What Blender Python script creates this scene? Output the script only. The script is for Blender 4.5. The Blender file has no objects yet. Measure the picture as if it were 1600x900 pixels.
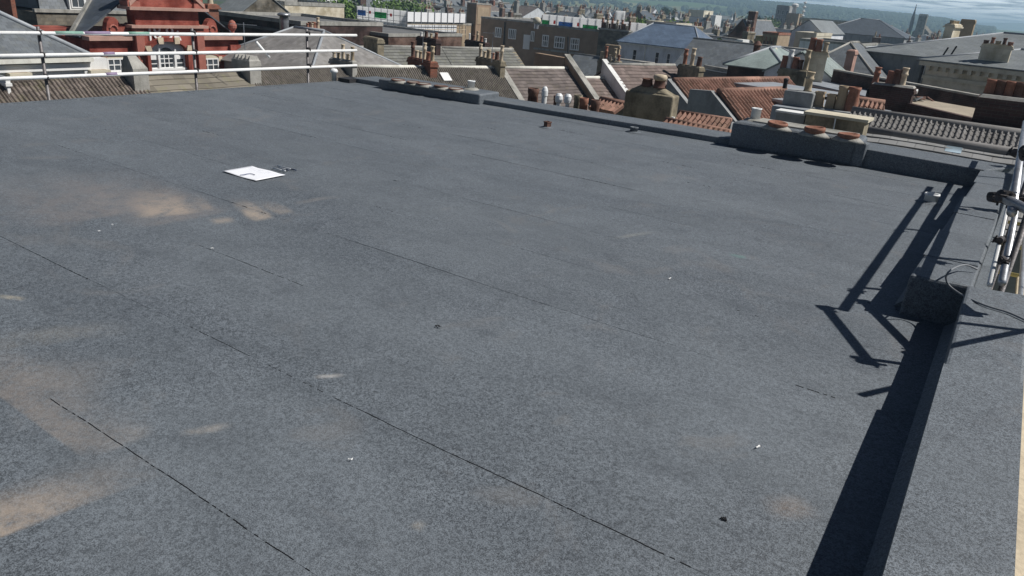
import bpy, bmesh, math, random
from mathutils import Vector, Matrix
random.seed(11)
sc = bpy.context.scene
COL = sc.collection
rad = math.radians

# ------------------------------------------------------------------ camera, sky, sun, exposure
FPX = 1150.0                                    # focal length in pixels of a 1600 px wide picture
CAM = Vector((11.766, -11.485, 2.0))            # metres; X and Y follow the roof's edges, z = 0 is the felt
CF = Vector((-0.49887507, 0.783077, -0.37136784))
CR = Vector((0.82513615, 0.56021735, 0.07284816))
CU = Vector((-0.26509242, 0.2700869, 0.92562361))
cd = bpy.data.cameras.new('camera')
cd.sensor_width = 36.0; cd.lens = 36.0 * FPX / 1600.0
cd.clip_start = 0.05; cd.clip_end = 20000
cam = bpy.data.objects.new('camera', cd); COL.objects.link(cam)
mw = Matrix((CR, CU, -CF)).transposed().to_4x4(); mw.translation = CAM
cam.matrix_world = mw
sc.camera = cam

SUN_D = Vector((-0.74, -0.40, -1.0)).normalized()          # the way the light travels
SUN_EL = math.asin(-SUN_D.z)
SUN_AZ = math.atan2(-SUN_D.x, -SUN_D.y)                    # clockwise from +Y
w = bpy.data.worlds.new('World'); sc.world = w; w.use_nodes = True
wn, wl = w.node_tree.nodes, w.node_tree.links
bg = wn['Background']; bg.inputs['Strength'].default_value = 0.05
sky = wn.new('ShaderNodeTexSky'); sky.sky_type = 'NISHITA'; sky.sun_disc = False
sky.sun_elevation = SUN_EL; sky.sun_rotation = SUN_AZ
sky.air_density = 0.42; sky.dust_density = 0.3; sky.ozone_density = 3.0
# thin broken cloud as a flat layer: overhead it leaves the blue open, towards the horizon it closes up
def wnode(t, **kw):
    o = wn.new(t)
    for k, v in kw.items(): setattr(o, k, v)
    return o
def wmath(op, a, b):
    o = wnode('ShaderNodeMath', operation=op)
    for i, x in enumerate((a, b)):
        if isinstance(x, (int, float)): o.inputs[i].default_value = x
        else: wl.new(x, o.inputs[i])
    return o.outputs[0]
tcw = wnode('ShaderNodeTexCoord'); spw = wnode('ShaderNodeSeparateXYZ'); wl.new(tcw.outputs['Generated'], spw.inputs[0])
up_ = wmath('ADD', wmath('MAXIMUM', spw.outputs[2], 0.0), 0.03)
cbw = wnode('ShaderNodeCombineXYZ'); wl.new(wmath('DIVIDE', spw.outputs[0], up_), cbw.inputs[0]); wl.new(wmath('DIVIDE', spw.outputs[1], up_), cbw.inputs[1])
nzw = wnode('ShaderNodeTexNoise'); nzw.inputs['Scale'].default_value = .8; nzw.inputs['Detail'].default_value = 8; nzw.inputs['Roughness'].default_value = .6
wl.new(cbw.outputs[0], nzw.inputs['Vector'])
cov = wmath('ADD', nzw.outputs['Fac'], wmath('DIVIDE', 0.015, up_))          # longer path through the layer near the horizon
crw = wnode('ShaderNodeMapRange', interpolation_type='SMOOTHSTEP'); crw.inputs['From Min'].default_value = .63; crw.inputs['From Max'].default_value = .86; crw.inputs['To Max'].default_value = .9
wl.new(cov, crw.inputs['Value'])
mxw = wnode('ShaderNodeMix', data_type='RGBA'); wl.new(crw.outputs[0], mxw.inputs[0]); wl.new(sky.outputs[0], mxw.inputs[6])
mxw.inputs[7].default_value = (31.0, 33.5, 35.0, 1)
wl.new(mxw.outputs[2], bg.inputs['Color'])

sd = bpy.data.lights.new('sun', 'SUN'); sd.energy = 5.0; sd.angle = rad(0.53); sd.color = (1.0, 0.97, 0.93)
sun = bpy.data.objects.new('sun', sd); COL.objects.link(sun)
sun.rotation_euler = SUN_D.to_track_quat('-Z', 'Y').to_euler(); sun.location = (40, 10, 60)
vs = sc.view_settings
vs.view_transform = 'Standard'; vs.look = 'None'; vs.gamma = 1.0; vs.use_curve_mapping = False; vs.exposure = 0.0

# ------------------------------------------------------------------ survey helpers: a sight line met with a known plane
def ray(px, py): return CF + CR * ((px - 800) / FPX) - CU * ((py - 450) / FPX)
def at(px, py, rng):
    d = ray(px, py); return CAM + d * (rng / math.hypot(d.x, d.y))
def atz(px, py, z):
    d = ray(px, py); return CAM + d * ((z - CAM.z) / d.z)
def atx(px, py, x):
    d = ray(px, py); return CAM + d * ((x - CAM.x) / d.x)
def aty(px, py, y):
    d = ray(px, py); return CAM + d * ((y - CAM.y) / d.y)
def atp(px, py, p, n):
    d = ray(px, py); p = Vector(p); n = Vector(n)
    return CAM + d * ((p - CAM).dot(n) / d.dot(n))

# ------------------------------------------------------------------ materials
MATS = {}
class NT:
    def __init__(s, name):
        s.m = bpy.data.materials.new(name); s.m.use_nodes = True
        s.n = s.m.node_tree.nodes; s.l = s.m.node_tree.links
        s.b = s.n['Principled BSDF']
    def new(s, t, **kw):
        o = s.n.new(t)
        for k, v in kw.items(): setattr(o, k, v)
        return o
    def link(s, a, b): s.l.new(a, b)
    def val(s, sock, x):
        if isinstance(x, bpy.types.NodeSocket): s.l.new(x, sock)
        else: sock.default_value = x
    def math(s, op, a, b=0.0, clamp=False):
        o = s.n.new('ShaderNodeMath'); o.operation = op; o.use_clamp = clamp
        s.val(o.inputs[0], a); s.val(o.inputs[1], b); return o.outputs[0]
    def mix(s, fac, a, b, blend='MIX'):
        o = s.n.new('ShaderNodeMix'); o.data_type = 'RGBA'; o.blend_type = blend
        s.val(o.inputs[0], fac)
        s.val(o.inputs[6], a if not isinstance(a, tuple) else (*a[:3], 1))
        s.val(o.inputs[7], b if not isinstance(b, tuple) else (*b[:3], 1)); return o.outputs[2]
    def noise(s, vec, scale, detail=4, rough=.55, dist=0):
        o = s.n.new('ShaderNodeTexNoise'); o.inputs['Scale'].default_value = scale
        o.inputs['Detail'].default_value = detail; o.inputs['Roughness'].default_value = rough
        o.inputs['Distortion'].default_value = dist
        if vec is not None: s.l.new(vec, o.inputs['Vector'])
        return o.outputs['Fac']
    def ramp(s, x, a, b):
        o = s.n.new('ShaderNodeMapRange'); o.interpolation_type = 'SMOOTHSTEP'
        s.val(o.inputs['Value'], x); o.inputs['From Min'].default_value = a; o.inputs['From Max'].default_value = b
        return o.outputs[0]
    def coord(s, k='Object'):
        return s.n.new('ShaderNodeTexCoord').outputs[k]
    def bump(s, h, strength=.3, dist=.01):
        o = s.n.new('ShaderNodeBump'); o.inputs['Strength'].default_value = strength; o.inputs['Distance'].default_value = dist
        s.l.new(h, o.inputs['Height']); s.l.new(o.outputs[0], s.b.inputs['Normal'])
    def done(s, col, rough=.8, spec=.3, metal=0):
        s.val(s.b.inputs['Base Color'], (*col, 1) if isinstance(col, tuple) else col)
        s.val(s.b.inputs['Roughness'], rough); s.b.inputs['Specular IOR Level'].default_value = spec
        s.b.inputs['Metallic'].default_value = metal
        return s.m

def sh(c, k): return tuple(max(0, min(1, x * k)) for x in c)

def mat(name, c, rough=.85, var=.3, scale=1.5, fine=18, bump=.25, spec=.25, metal=0, stain=None, stainamt=.5):
    """a plain surface: large and fine mottling, optional weather stain"""
    if name in MATS: return MATS[name]
    t = NT(name); co = t.coord()
    a = t.noise(co, scale, 5); b = t.noise(co, fine, 3)
    f = t.math('ADD', t.math('MULTIPLY', a, .65), t.math('MULTIPLY', b, .35))
    col = t.mix(t.ramp(f, .3, .7), sh(c, 1 - var), sh(c, 1 + var))
    if stain:
        mp = t.new('ShaderNodeMapping'); mp.inputs['Scale'].default_value = (1, 1, .3); t.link(co, mp.inputs[0])
        col = t.mix(t.math('MULTIPLY', t.ramp(t.noise(mp.outputs[0], 1.3, 6, .65), .48, .68), stainamt), col, stain)
    if bump: t.bump(b, bump, .01)
    MATS[name] = t.done(col, rough, spec, metal); return MATS[name]

def brick_mat(name, c1, c2, mortar, bw=.225, bh=.075, var=.3, soot=None):
    if name in MATS: return MATS[name]
    t = NT(name); uv = t.coord('UV'); co = t.coord()
    br = t.new('ShaderNodeTexBrick'); br.inputs['Scale'].default_value = 1.0
    br.inputs['Brick Width'].default_value = bw; br.inputs['Row Height'].default_value = bh
    br.inputs['Mortar Size'].default_value = .008; br.inputs['Bias'].default_value = 0
    br.inputs['Color1'].default_value = (*c1, 1); br.inputs['Color2'].default_value = (*c2, 1); br.inputs['Mortar'].default_value = (*mortar, 1)
    t.link(uv, br.inputs['Vector'])
    n = t.noise(co, .9, 6, .6)
    col = t.mix(t.ramp(n, .35, .7), br.outputs['Color'], t.mix(.8, br.outputs['Color'], sh(c1, 1 - var), 'MULTIPLY') if soot is None else t.mix(.6, br.outputs['Color'], soot))
    t.bump(t.math('SUBTRACT', 1.0, br.outputs['Fac']), .5, .008)
    MATS[name] = t.done(col, .9, .2); return MATS[name]

def tile_mat(name, c, var=.35, moss=None, mossamt=.5, rough=.85, joints=0.0, spec=.25):
    """roof covering; UV counts tiles, so every tile takes its own tone"""
    if name in MATS: return MATS[name]
    t = NT(name); uv = t.coord('UV'); co = t.coord()
    sp = t.new('ShaderNodeSeparateXYZ'); t.link(uv, sp.inputs[0])
    v = t.math('FLOOR', sp.outputs[1])
    u = t.math('ADD', sp.outputs[0], t.math('MULTIPLY', t.math('MODULO', v, 2.0), .5 if joints else 0.0))
    cb = t.new('ShaderNodeCombineXYZ'); t.link(t.math('FLOOR', u), cb.inputs[0]); t.link(v, cb.inputs[1])
    wn_ = t.new('ShaderNodeTexWhiteNoise'); wn_.noise_dimensions = '2D'; t.link(cb.outputs[0], wn_.inputs['Vector'])
    col = t.mix(wn_.outputs['Value'], sh(c, 1 - var), sh(c, 1 + var))
    col = t.mix(t.math('MULTIPLY', t.ramp(t.noise(co, .6, 5, .6), .35, .7), .45), col, sh(c, .55))
    if moss:
        col = t.mix(t.math('MULTIPLY', t.ramp(t.noise(co, 2.6, 6, .7), .5, .66), mossamt), col, moss)
    hgt = t.noise(co, 14, 3)
    if joints:
        fu = t.math('FRACT', u); fv = t.math('FRACT', sp.outputs[1])
        edge = t.math('MINIMUM', t.math('MINIMUM', fu, t.math('SUBTRACT', 1.0, fu)), fv)
        line = t.ramp(edge, 0.0, .07)
        col = t.mix(t.math('MULTIPLY', t.math('SUBTRACT', 1.0, line), joints), col, sh(c, .35))
        hgt = t.math('ADD', t.math('MULTIPLY', hgt, .4), line)
    t.bump(hgt, .35, .01)
    MATS[name] = t.done(col, rough, spec); return MATS[name]

def glass_mat(name, c=(.03, .035, .04), rough=.08):
    if name in MATS: return MATS[name]
    t = NT(name); n = t.noise(t.coord(), 1.1, 2)
    col = t.mix(t.ramp(n, .4, .62), c, sh(c, 2.6))
    MATS[name] = t.done(col, rough, .5); return MATS[name]

# ------------------------------------------------------------------ mesh helpers
class MB:
    def __init__(s): s.v = []; s.f = []; s.uv = {}
    def face(s, pts, uv=None):
        i = len(s.v); s.v += [tuple(p) for p in pts]; s.f.append(tuple(range(i, i + len(pts))))
        if uv: s.uv[len(s.f) - 1] = uv
        return s
    def hexa(s, p):          # 8 corners: bottom 0-3 and top 4-7, both counter-clockwise
        i = len(s.v); s.v += [tuple(q) for q in p]
        for f in ((3, 2, 1, 0), (4, 5, 6, 7), (0, 1, 5, 4), (1, 2, 6, 5), (2, 3, 7, 6), (3, 0, 4, 7)):
            s.f.append(tuple(i + k for k in f))
        return s
    def box(s, x0, x1, y0, y1, z0, z1):
        return s.hexa([(x0, y0, z0), (x1, y0, z0), (x1, y1, z0), (x0, y1, z0), (x0, y0, z1), (x1, y0, z1), (x1, y1, z1), (x0, y1, z1)])
    def slab(s, poly, d):    # planar polygon extruded by the vector d
        n = len(poly); i = len(s.v); d = Vector(d)
        s.v += [tuple(Vector(p)) for p in poly] + [tuple(Vector(p) + d) for p in poly]
        s.f.append(tuple(i + k for k in range(n))); s.f.append(tuple(i + n + k for k in reversed(range(n))))
        for k in range(n): s.f.append((i + k, i + n + k, i + n + (k + 1) % n, i + (k + 1) % n))
        return s
    def tube(s, p, q, r, n=10, r2=None, cap=True):
        p = Vector(p); q = Vector(q); d = (q - p).normalized(); r2 = r if r2 is None else r2
        a = d.orthogonal().normalized(); b = d.cross(a); i = len(s.v)
        for c, rr in ((p, r), (q, r2)):
            for k in range(n):
                t = 2 * math.pi * k / n; s.v.append(tuple(c + a * (rr * math.cos(t)) + b * (rr * math.sin(t))))
        for k in range(n): s.f.append((i + k, i + (k + 1) % n, i + n + (k + 1) % n, i + n + k))
        if cap: s.f.append(tuple(i + k for k in reversed(range(n)))); s.f.append(tuple(i + n + k for k in range(n)))
        return s
    def path(s, pts, r, n=8):
        pts = [Vector(p) for p in pts]; i = len(s.v); m = len(pts); up = Vector((.13, .21, .97))
        for j, p in enumerate(pts):
            d = (pts[min(j + 1, m - 1)] - pts[max(j - 1, 0)]).normalized(); a = d.cross(up).normalized(); b = d.cross(a)
            for k in range(n):
                t = 2 * math.pi * k / n; s.v.append(tuple(p + a * (r * math.cos(t)) + b * (r * math.sin(t))))
        for j in range(m - 1):
            for k in range(n): s.f.append((i + j * n + k, i + j * n + (k + 1) % n, i + (j + 1) * n + (k + 1) % n, i + (j + 1) * n + k))
        return s
    def lathe(s, prof, c=(0, 0, 0), n=14, cap0=True, cap1=True, ph=0):
        i = len(s.v); m = len(prof)
        for r, z in prof:
            for k in range(n):
                t = 2 * math.pi * k / n + ph; s.v.append((c[0] + r * math.cos(t), c[1] + r * math.sin(t), c[2] + z))
        for j in range(m - 1):
            for k in range(n): s.f.append((i + j * n + k, i + j * n + (k + 1) % n, i + (j + 1) * n + (k + 1) % n, i + (j + 1) * n + k))
        if cap0: s.f.append(tuple(i + k for k in reversed(range(n))))
        if cap1: s.f.append(tuple(i + (m - 1) * n + k for k in range(n)))
        return s
    def mesh(s, name, m, smooth=False, fix=True):
        me = bpy.data.meshes.new(name); me.from_pydata(s.v, [], s.f)
        if fix:
            b = bmesh.new(); b.from_mesh(me); bmesh.ops.recalc_face_normals(b, faces=b.faces); b.to_mesh(me); b.free()
        ul = me.uv_layers.new(name='UVMap').data
        vs_ = me.vertices
        for p in me.polygons:
            cu = s.uv.get(p.index)
            nx, ny, nz = p.normal
            if cu is None:
                if abs(nz) > .9: ax = None
                else:
                    l = math.hypot(nx, ny); ax = (-ny / l, nx / l)
            for k, li in enumerate(p.loop_indices):
                if cu is not None: ul[li].uv = cu[k]; continue
                co = vs_[me.loops[li].vertex_index].co
                ul[li].uv = (co.x, co.y) if ax is None else (co.x * ax[0] + co.y * ax[1], co.z)
        if m is not None: me.materials.append(m)
        if smooth:
            for p in me.polygons: p.use_smooth = True
        return me
    def build(s, name, m, parent=None, smooth=False, fix=True):
        return link(name, s.mesh(name, m, smooth, fix), parent)

def link(name, me, parent=None):
    o = bpy.data.objects.new(name, me); COL.objects.link(o)
    if parent is not None: o.parent = parent
    return o
def tag(o, label, cat, group=None):
    o['label'] = label; o['category'] = cat
    if group: o['group'] = group
    return o
def thing(name, label, cat, loc=(0, 0, 0), yaw=0.0, group=None):
    o = bpy.data.objects.new(name, None); COL.objects.link(o); o.location = loc; o.rotation_euler = (0, 0, yaw)
    o.empty_display_size = .2
    return tag(o, label, cat, group)
def struct(o): o['kind'] = 'structure'; return o
def stuff(o): o['kind'] = 'stuff'; return o
KIDS = {}
def kids_of(o):                                  # children, looked up once
    if o not in KIDS: KIDS[o] = list(o.children)
    return KIDS[o]
def copy_tree(o, parent=None):
    c = o.copy(); COL.objects.link(c); c.parent = parent
    for ch in kids_of(o): copy_tree(ch, c)
    return c

# ------------------------------------------------------------------ roof coverings with real courses
def profile(kind, w):
    if kind == 'roman': return [(0, .0), (.42, .0), (.52, .03), (.66, .058), (.84, .058), (.96, .015)]
    if kind == 'pan': return [(0, .0), (.2, .014), (.4, .055), (.55, .068), (.72, .05), (.88, .012)]
    return [(0, 0), (.5, 0)]
def slope(name, p0, p1, p2, p3, kind, m, parent, w=.3, c=.3, th=.07, jit=.004):
    """one roof plane. p0 p1 = eaves left, right (seen from outside); p2 p3 = ridge right, left."""
    p0, p1, p2, p3 = map(Vector, (p0, p1, p2, p3))
    nrm = (p1 - p0).cross(p3 - p0).normalized()
    if nrm.z < 0: nrm = -nrm
    ex = (p1 - p0).normalized(); ey = nrm.cross(ex)
    if ey.z < 0: ey = -ey
    mb = MB()
    def uvof(p): q = p - p0; return (q.dot(ex) / w, q.dot(ey) / c)
    if kind == 'flat':
        pts = [p0, p1, p2, p3] if (p2 - p3).length > 1e-4 else [p0, p1, p2]
        mb.face([q + nrm * th for q in pts], [uvof(q) for q in pts])
        mb.face(list(reversed(pts)))
        n = len(pts)
        for k in range(n):
            a, b = pts[k], pts[(k + 1) % n]; mb.face([a, b, b + nrm * th, a + nrm * th])
        return mb.build(name, m, parent, fix=False)
    W = (p1 - p0).length; H = ((p3 - p0).length + (p2 - p1).length) / 2
    nc = max(1, round(W / w)); nr = max(1, round(H / c)); prof = profile(kind, w)
    us = []
    for i in range(nc):
        for a, b in prof: us.append(((i + a) / nc, b * min(1.2, w / .16), i))
    us.append((1.0, prof[0][1], nc - 1))
    rnd = random.Random(int(W * 977 + H * 331)); step = (min(.036, .13 * c) if w > .2 else .06 * c) if kind != 'plain' else min(.024, .1 * c)
    tj = [[rnd.uniform(-jit, jit) for _ in range(nc)] for _ in range(nr)]
    ph_ = rnd.uniform(0, 6)
    def sag(a, b): return .022 * math.sin(a * .9 + ph_) * math.sin(b * .8 + 1) + .012 * math.sin(a * 2.3 + b * 1.1 + ph_)
    slip = {(rnd.randrange(nr), rnd.randrange(nc)) for _ in range(max(2, nr * nc // 160))}
    for q in slip: tj[q[0]][q[1]] += rnd.uniform(.006, .02)
    rows = []
    for r in range(nr):
        rows.append((r / nr, step, r, 0)); rows.append(((r + 1) / nr, 0.0, r, 1))
    iv = []
    for (t, off, r, k) in rows:
        L = []
        for (s_, b, ci) in us:
            p = (p0.lerp(p1, s_)).lerp(p3.lerp(p2, s_), t) + nrm * (th + b + off + tj[r][ci] + sag(s_ * W, t * H))
            L.append(len(mb.v)); mb.v.append(tuple(p))
        iv.append(L)
    for j in range(len(rows) - 1):
        t0, t1 = rows[j][0] * nr, rows[j + 1][0] * nr
        if rows[j][3] == 1: t0 = t1 = rows[j][0] * nr + .02
        for i in range(len(us) - 1):
            mb.f.append((iv[j][i], iv[j][i + 1], iv[j + 1][i + 1], iv[j + 1][i]))
            ci = us[i][2]; u0 = us[i][0] * nc; u1 = us[i + 1][0] * nc
            u1 = min(u1, ci + .999)
            e = 1e-3 if t1 > t0 else 0
            mb.uv[len(mb.f) - 1] = [(u0 + .001, t0 + e), (u1, t0 + e), (u1, t1 - e), (u0 + .001, t1 - e)]
    # underside and edges
    lo = [p0, p1, p2, p3]; mb.face(list(reversed(lo)))
    mb.face([p0, p1, p1 + nrm * (th + .03), p0 + nrm * (th + .03)])
    mb.face([p1, p2, p2 + nrm * (th + .005), p1 + nrm * (th + .005)])
    mb.face([p3, p0, p0 + nrm * (th + .005), p3 + nrm * (th + .005)])
    o = mb.build(name, m, parent, fix=False); o['kind'] = 'stuff'
    return o

# ------------------------------------------------------------------ chimneys and windows
POT = {
 'roll': [(.115, 0), (.10, .04), (.088, .26), (.088, .30), (.112, .32), (.115, .36), (.10, .38), (.078, .38), (.075, .25)],
 'taper': [(.15, 0), (.14, .03), (.115, .40), (.13, .42), (.13, .48), (.105, .48), (.10, .3)],
 'tall': [(.13, 0), (.105, .06), (.095, .45), (.12, .48), (.12, .54), (.10, .57), (.098, .72), (.118, .75), (.118, .80), (.09, .80), (.085, .6)],
 'squat': [(.14, 0), (.135, .14), (.15, .16), (.15, .2), (.11, .2), (.105, .08)],
 'square': [(.16, 0), (.14, .05), (.125, .5), (.15, .52), (.15, .58), (.12, .58), (.11, .35)],
 'cap': [(.075, 0), (.075, .36), (.13, .38), (.15, .42), (.14, .47), (.08, .5)],
 'flue': [(.07, 0), (.07, .42), (.085, .43), (.085, .5), (.06, .54), (.03, .56)],
}
POTME = {}
def pot_mesh(kind, m, n):
    k = (kind, m.name, n)
    if k not in POTME:
        POTME[k] = MB().lathe(POT[kind], n=4 if kind == 'square' else n, cap1=kind in ('cap', 'flue'), ph=math.pi / 4 if kind == 'square' else 0).mesh('chimney_pot', m, kind not in ('square', 'cap', 'flue'))
    return POTME[k]
def pots(parent, x0, x1, y0, y1, z, kinds, mats_, n=12, scale=1.0, rnd=None, name='chimney_pot'):
    rnd = rnd or random
    k = len(kinds)
    for i, kd in enumerate(kinds):
        f = (i + .5) / k
        if x1 - x0 > y1 - y0: p = (x0 + (x1 - x0) * f, (y0 + y1) / 2, z)
        else: p = ((x0 + x1) / 2, y0 + (y1 - y0) * f, z)
        m = mats_[i % len(mats_)]
        o = link(name, pot_mesh(kd, m, n), parent); o.location = p
        sc_ = scale * rnd.uniform(.92, 1.1); o.scale = (scale, scale, sc_); o.rotation_euler = (rnd.uniform(-.03, .03), rnd.uniform(-.03, .03), rnd.uniform(0, 3) if kd != 'square' else 0)
def stack(parent, x0, x1, y0, y1, z0, z1, m, capm=None, kinds=(), potm=(), name='chimney_stack', oversail=.05, n=12, scale=1.0, flaunch=None):
    mb = MB()
    mb.box(x0, x1, y0, y1, z0, z1 - .22)
    mb.box(x0 - oversail, x1 + oversail, y0 - oversail, y1 + oversail, z1 - .22, z1 - .12)
    mb.box(x0 - oversail * .4, x1 + oversail * .4, y0 - oversail * .4, y1 + oversail * .4, z1 - .12, z1)
    o = mb.build(name, m, parent)
    e = .06
    MB().hexa([(x0, y0, z1), (x1, y0, z1), (x1, y1, z1), (x0, y1, z1), (x0 + e, y0 + e, z1 + .07), (x1 - e, y0 + e, z1 + .07), (x1 - e, y1 - e, z1 + .07), (x0 + e, y1 - e, z1 + .07)]).build('flaunching', flaunch or capm or m, o)
    if kinds: pots(o, x0, x1, y0, y1, z1 + .03, kinds, potm, n, scale)
    return o

def aerial(parent, p, h=1.6, yaw=0.0, m=None):
    x, y, z = p; c, s_ = math.cos(yaw), math.sin(yaw); mb = MB().tube((x, y, z), (x, y, z + h), .016, 6)
    mb.tube((x - .5 * c, y - .5 * s_, z + h - .08), (x + .5 * c, y + .5 * s_, z + h - .08), .01, 5)
    for k in range(7):
        f = -.48 + k * .16; l = .22 - .015 * k
        mb.tube((x + f * c - l * s_, y + f * s_ + l * c, z + h - .08), (x + f * c + l * s_, y + f * s_ - l * c, z + h - .08), .006, 4)
    return mb.build('aerial', m or MATS['galvanised_steel'], parent)

def window(parent, face, a0, a1, z0, z1, pos, nx=2, nz=2, fm=None, gm=None, fr=.07, bar=.035, sill=None, name='window', out=1):
    """face 'x': wall plane x = pos looking to +x, a = y; face 'y': wall plane y = pos looking to -y, a = x"""
    mb = MB()
    def bx(b, A0, A1, Z0, Z1, d0, d1):
        if face == 'x': b.box(pos + d0, pos + d1, A0, A1, Z0, Z1)
        else: b.box(A0, A1, pos - d1, pos - d0, Z0, Z1)
    bx(mb, a0, a0 + fr, z0, z1, .003, .05); bx(mb, a1 - fr, a1, z0, z1, .003, .05)
    bx(mb, a0 + fr, a1 - fr, z0, z0 + fr, .003, .05); bx(mb, a0 + fr, a1 - fr, z1 - fr, z1, .003, .05)
    for i in range(1, nx):
        c = a0 + (a1 - a0) * i / nx; bx(mb, c - bar / 2, c + bar / 2, z0 + fr, z1 - fr, .004, .045)
    for i in range(1, nz):
        c = z0 + (z1 - z0) * i / nz; bx(mb, a0 + fr, a1 - fr, c - bar / 2, c + bar / 2, .004, .043)
    o = mb.build(name, fm, parent)
    g = MB(); bx(g, a0 + .01, a1 - .01, z0 + .01, z1 - .01, .0025, .014); g.build('pane', gm, o)
    if sill:
        s_ = MB(); bx(s_, a0 - .08, a1 + .08, z0 - .1, z0 - .004, .003, .12); s_.build('sill', sill, o)
    return o

# ------------------------------------------------------------------ the felted flat roof we stand on
def felt_material(region=None):
    """region (x0, x1, y0, y1): only the sand patches that reach this sheet are wired in"""
    t = NT('mineral_felt'); co = t.coord(); hits = 0
    g1 = t.noise(co, 380, 1, .6); g2 = t.noise(co, 185, 2, .6, .5); g3 = t.noise(co, 64, 2, .6, .6); g4 = t.noise(co, 27, 2, .65, .8)
    gr = t.math('ADD', t.math('ADD', t.math('MULTIPLY', g1, .14), t.math('MULTIPLY', g2, .46)), t.math('ADD', t.math('MULTIPLY', g3, .27), t.math('MULTIPLY', g4, .13)))
    base = t.mix(t.ramp(gr, .41, .59), (.038, .044, .050), (.186, .211, .235))
    # pale granules and dark bald spots
    base = t.mix(t.math('MULTIPLY', t.ramp(t.noise(co, 170, 1, .5), .72, .80), .35), base, (.30, .30, .30))
    # walked-on, washed patches
    mp = t.new('ShaderNodeMapping'); mp.inputs['Scale'].default_value = (.55, 1.3, 1); t.link(co, mp.inputs[0])
    b1 = t.noise(mp.outputs[0], .8, 6, .62, .5); b2 = t.noise(co, 3.2, 5, .6)
    base = t.mix(t.math('MULTIPLY', t.ramp(b1, .36, .66), .26), base, (.168, .19, .208))
    base = t.mix(t.math('MULTIPLY', t.ramp(t.noise(mp.outputs[0], 2.1, 5, .6, .8), .38, .64), .22), base, (.058, .068, .077))
    base = t.mix(t.math('MULTIPLY', t.ramp(b2, .5, .72), .22), base, (.034, .04, .05))
    base = t.mix(t.math('MULTIPLY', t.ramp(t.noise(co, 1.4, 4, .55, 1.5), .57, .75), .30), base, (.19, .18, .17))
    # every roll of felt has its own tone
    oi = t.new('ShaderNodeObjectInfo'); tone = t.new('ShaderNodeMapRange'); t.link(oi.outputs['Random'], tone.inputs['Value']); tone.inputs['To Min'].default_value = .955; tone.inputs['To Max'].default_value = 1.045
    vm = t.new('ShaderNodeVectorMath', operation='SCALE'); t.link(base, vm.inputs[0]); t.link(tone.outputs[0], vm.inputs['Scale']); base = vm.outputs[0]
    # blown sand: each patch has its own edge and fades downwind
    warp = t.new('ShaderNodeTexNoise'); warp.inputs['Scale'].default_value = 2.2; warp.inputs['Detail'].default_value = 4
    t.link(co, warp.inputs['Vector'])
    wv = t.new('ShaderNodeVectorMath', operation='MULTIPLY_ADD'); t.link(warp.outputs['Color'], wv.inputs[0])
    wv.inputs[1].default_value = (.16, .16, 0); t.link(co, wv.inputs[2])
    fine = t.ramp(t.noise(co, 30, 4, .7, .5), .28, .62); cloud = t.ramp(t.noise(co, 4.5, 5, .65, .4), .3, .62)
    def patch(cx, cy, ang, a, b, amt, col, crisp=False):
        """a, b: (outer, inner, inner, outer) along and across the patch"""
        nonlocal base, hits
        if region is None: return
        ca, sa = math.cos(ang), math.sin(ang); xs = [cx + ca * u - sa * v for u in (a[0], a[3]) for v in (b[0], b[3])]; ys = [cy + sa * u + ca * v for u in (a[0], a[3]) for v in (b[0], b[3])]
        if max(xs) + .2 < region[0] or min(xs) - .2 > region[1] or max(ys) + .2 < region[2] or min(ys) - .2 > region[3]: return
        hits += 1
        m = t.new('ShaderNodeMapping'); m.vector_type = 'TEXTURE'
        m.inputs['Location'].default_value = (cx + (.08 if not crisp else 0), cy + (.08 if not crisp else 0), 0); m.inputs['Rotation'].default_value = (0, 0, ang)
        t.link(co if crisp else wv.outputs[0], m.inputs[0])
        s = t.new('ShaderNodeSeparateXYZ'); t.link(m.outputs[0], s.inputs[0])
        k = None
        for ax, q in ((0, a), (1, b)):
            up = t.ramp(s.outputs[ax], q[0], q[1]); dn = t.math('SUBTRACT', 1.0, t.ramp(s.outputs[ax], q[2], q[3]))
            for x in (up, dn): k = x if k is None else t.math('MULTIPLY', k, x)
        k = t.math('MULTIPLY', k, t.math('ADD', t.math('MULTIPLY', fine, .45), t.math('MULTIPLY', cloud, .75)))
        base = t.mix(t.math('MULTIPLY', k, amt, True), base, col)
    SAND = (.36, .30, .24)
    def pp(x, y): p = atz(x, y, 0); return p.x, p.y
    def ang(x0, y0, x1, y1):
        a, b = pp(x0, y0), pp(x1, y1); return math.atan2(b[1] - a[1], b[0] - a[0])
    def streak(x0, y0, x1, y1, wd, amt, col):
        """crisp at the first point, fading towards the second"""
        A, B = pp(x0, y0), pp(x1, y1); L = math.hypot(B[0] - A[0], B[1] - A[1])
        patch(A[0], A[1], math.atan2(B[1] - A[1], B[0] - A[0]) - math.pi / 2, (-wd * 1.35, -wd * .45, wd * .45, wd * 1.35), (-.07, .04, L * .12, L), amt, col)
    streak(266, 336, 226, 290, .22, .85, SAND)
    streak(408, 342, 366, 306, .085, .8, SAND)
    streak(296, 342, 110, 258, .42, .32, (.25, .21, .185))
    streak(165, 338, 0, 262, .5, .34, (.24, .205, .185))
    streak(442, 333, 398, 310, .09, .4, SAND)
    streak(350, 347, 340, 338, .1, .5, SAND)
    streak(322, 328, 300, 300, .06, .3, SAND)
    streak(465, 318, 540, 306, .05, .22, SAND)
    # bottom left: dust swept against where two boards had lain
    x, y = pp(100, 803); patch(x, y, ang(0, 842, 205, 762), (-1.8, -1.2, -.45, .42), (-.02, .012, .06, .36), 1.0, (.36, .295, .235), True)
    x, y = pp(85, 685); patch(x, y, ang(0, 622, 170, 748), (-1.1, -.5, .1, .3), (-.01, .01, .05, .38), .42, (.26, .22, .185), True)
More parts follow.
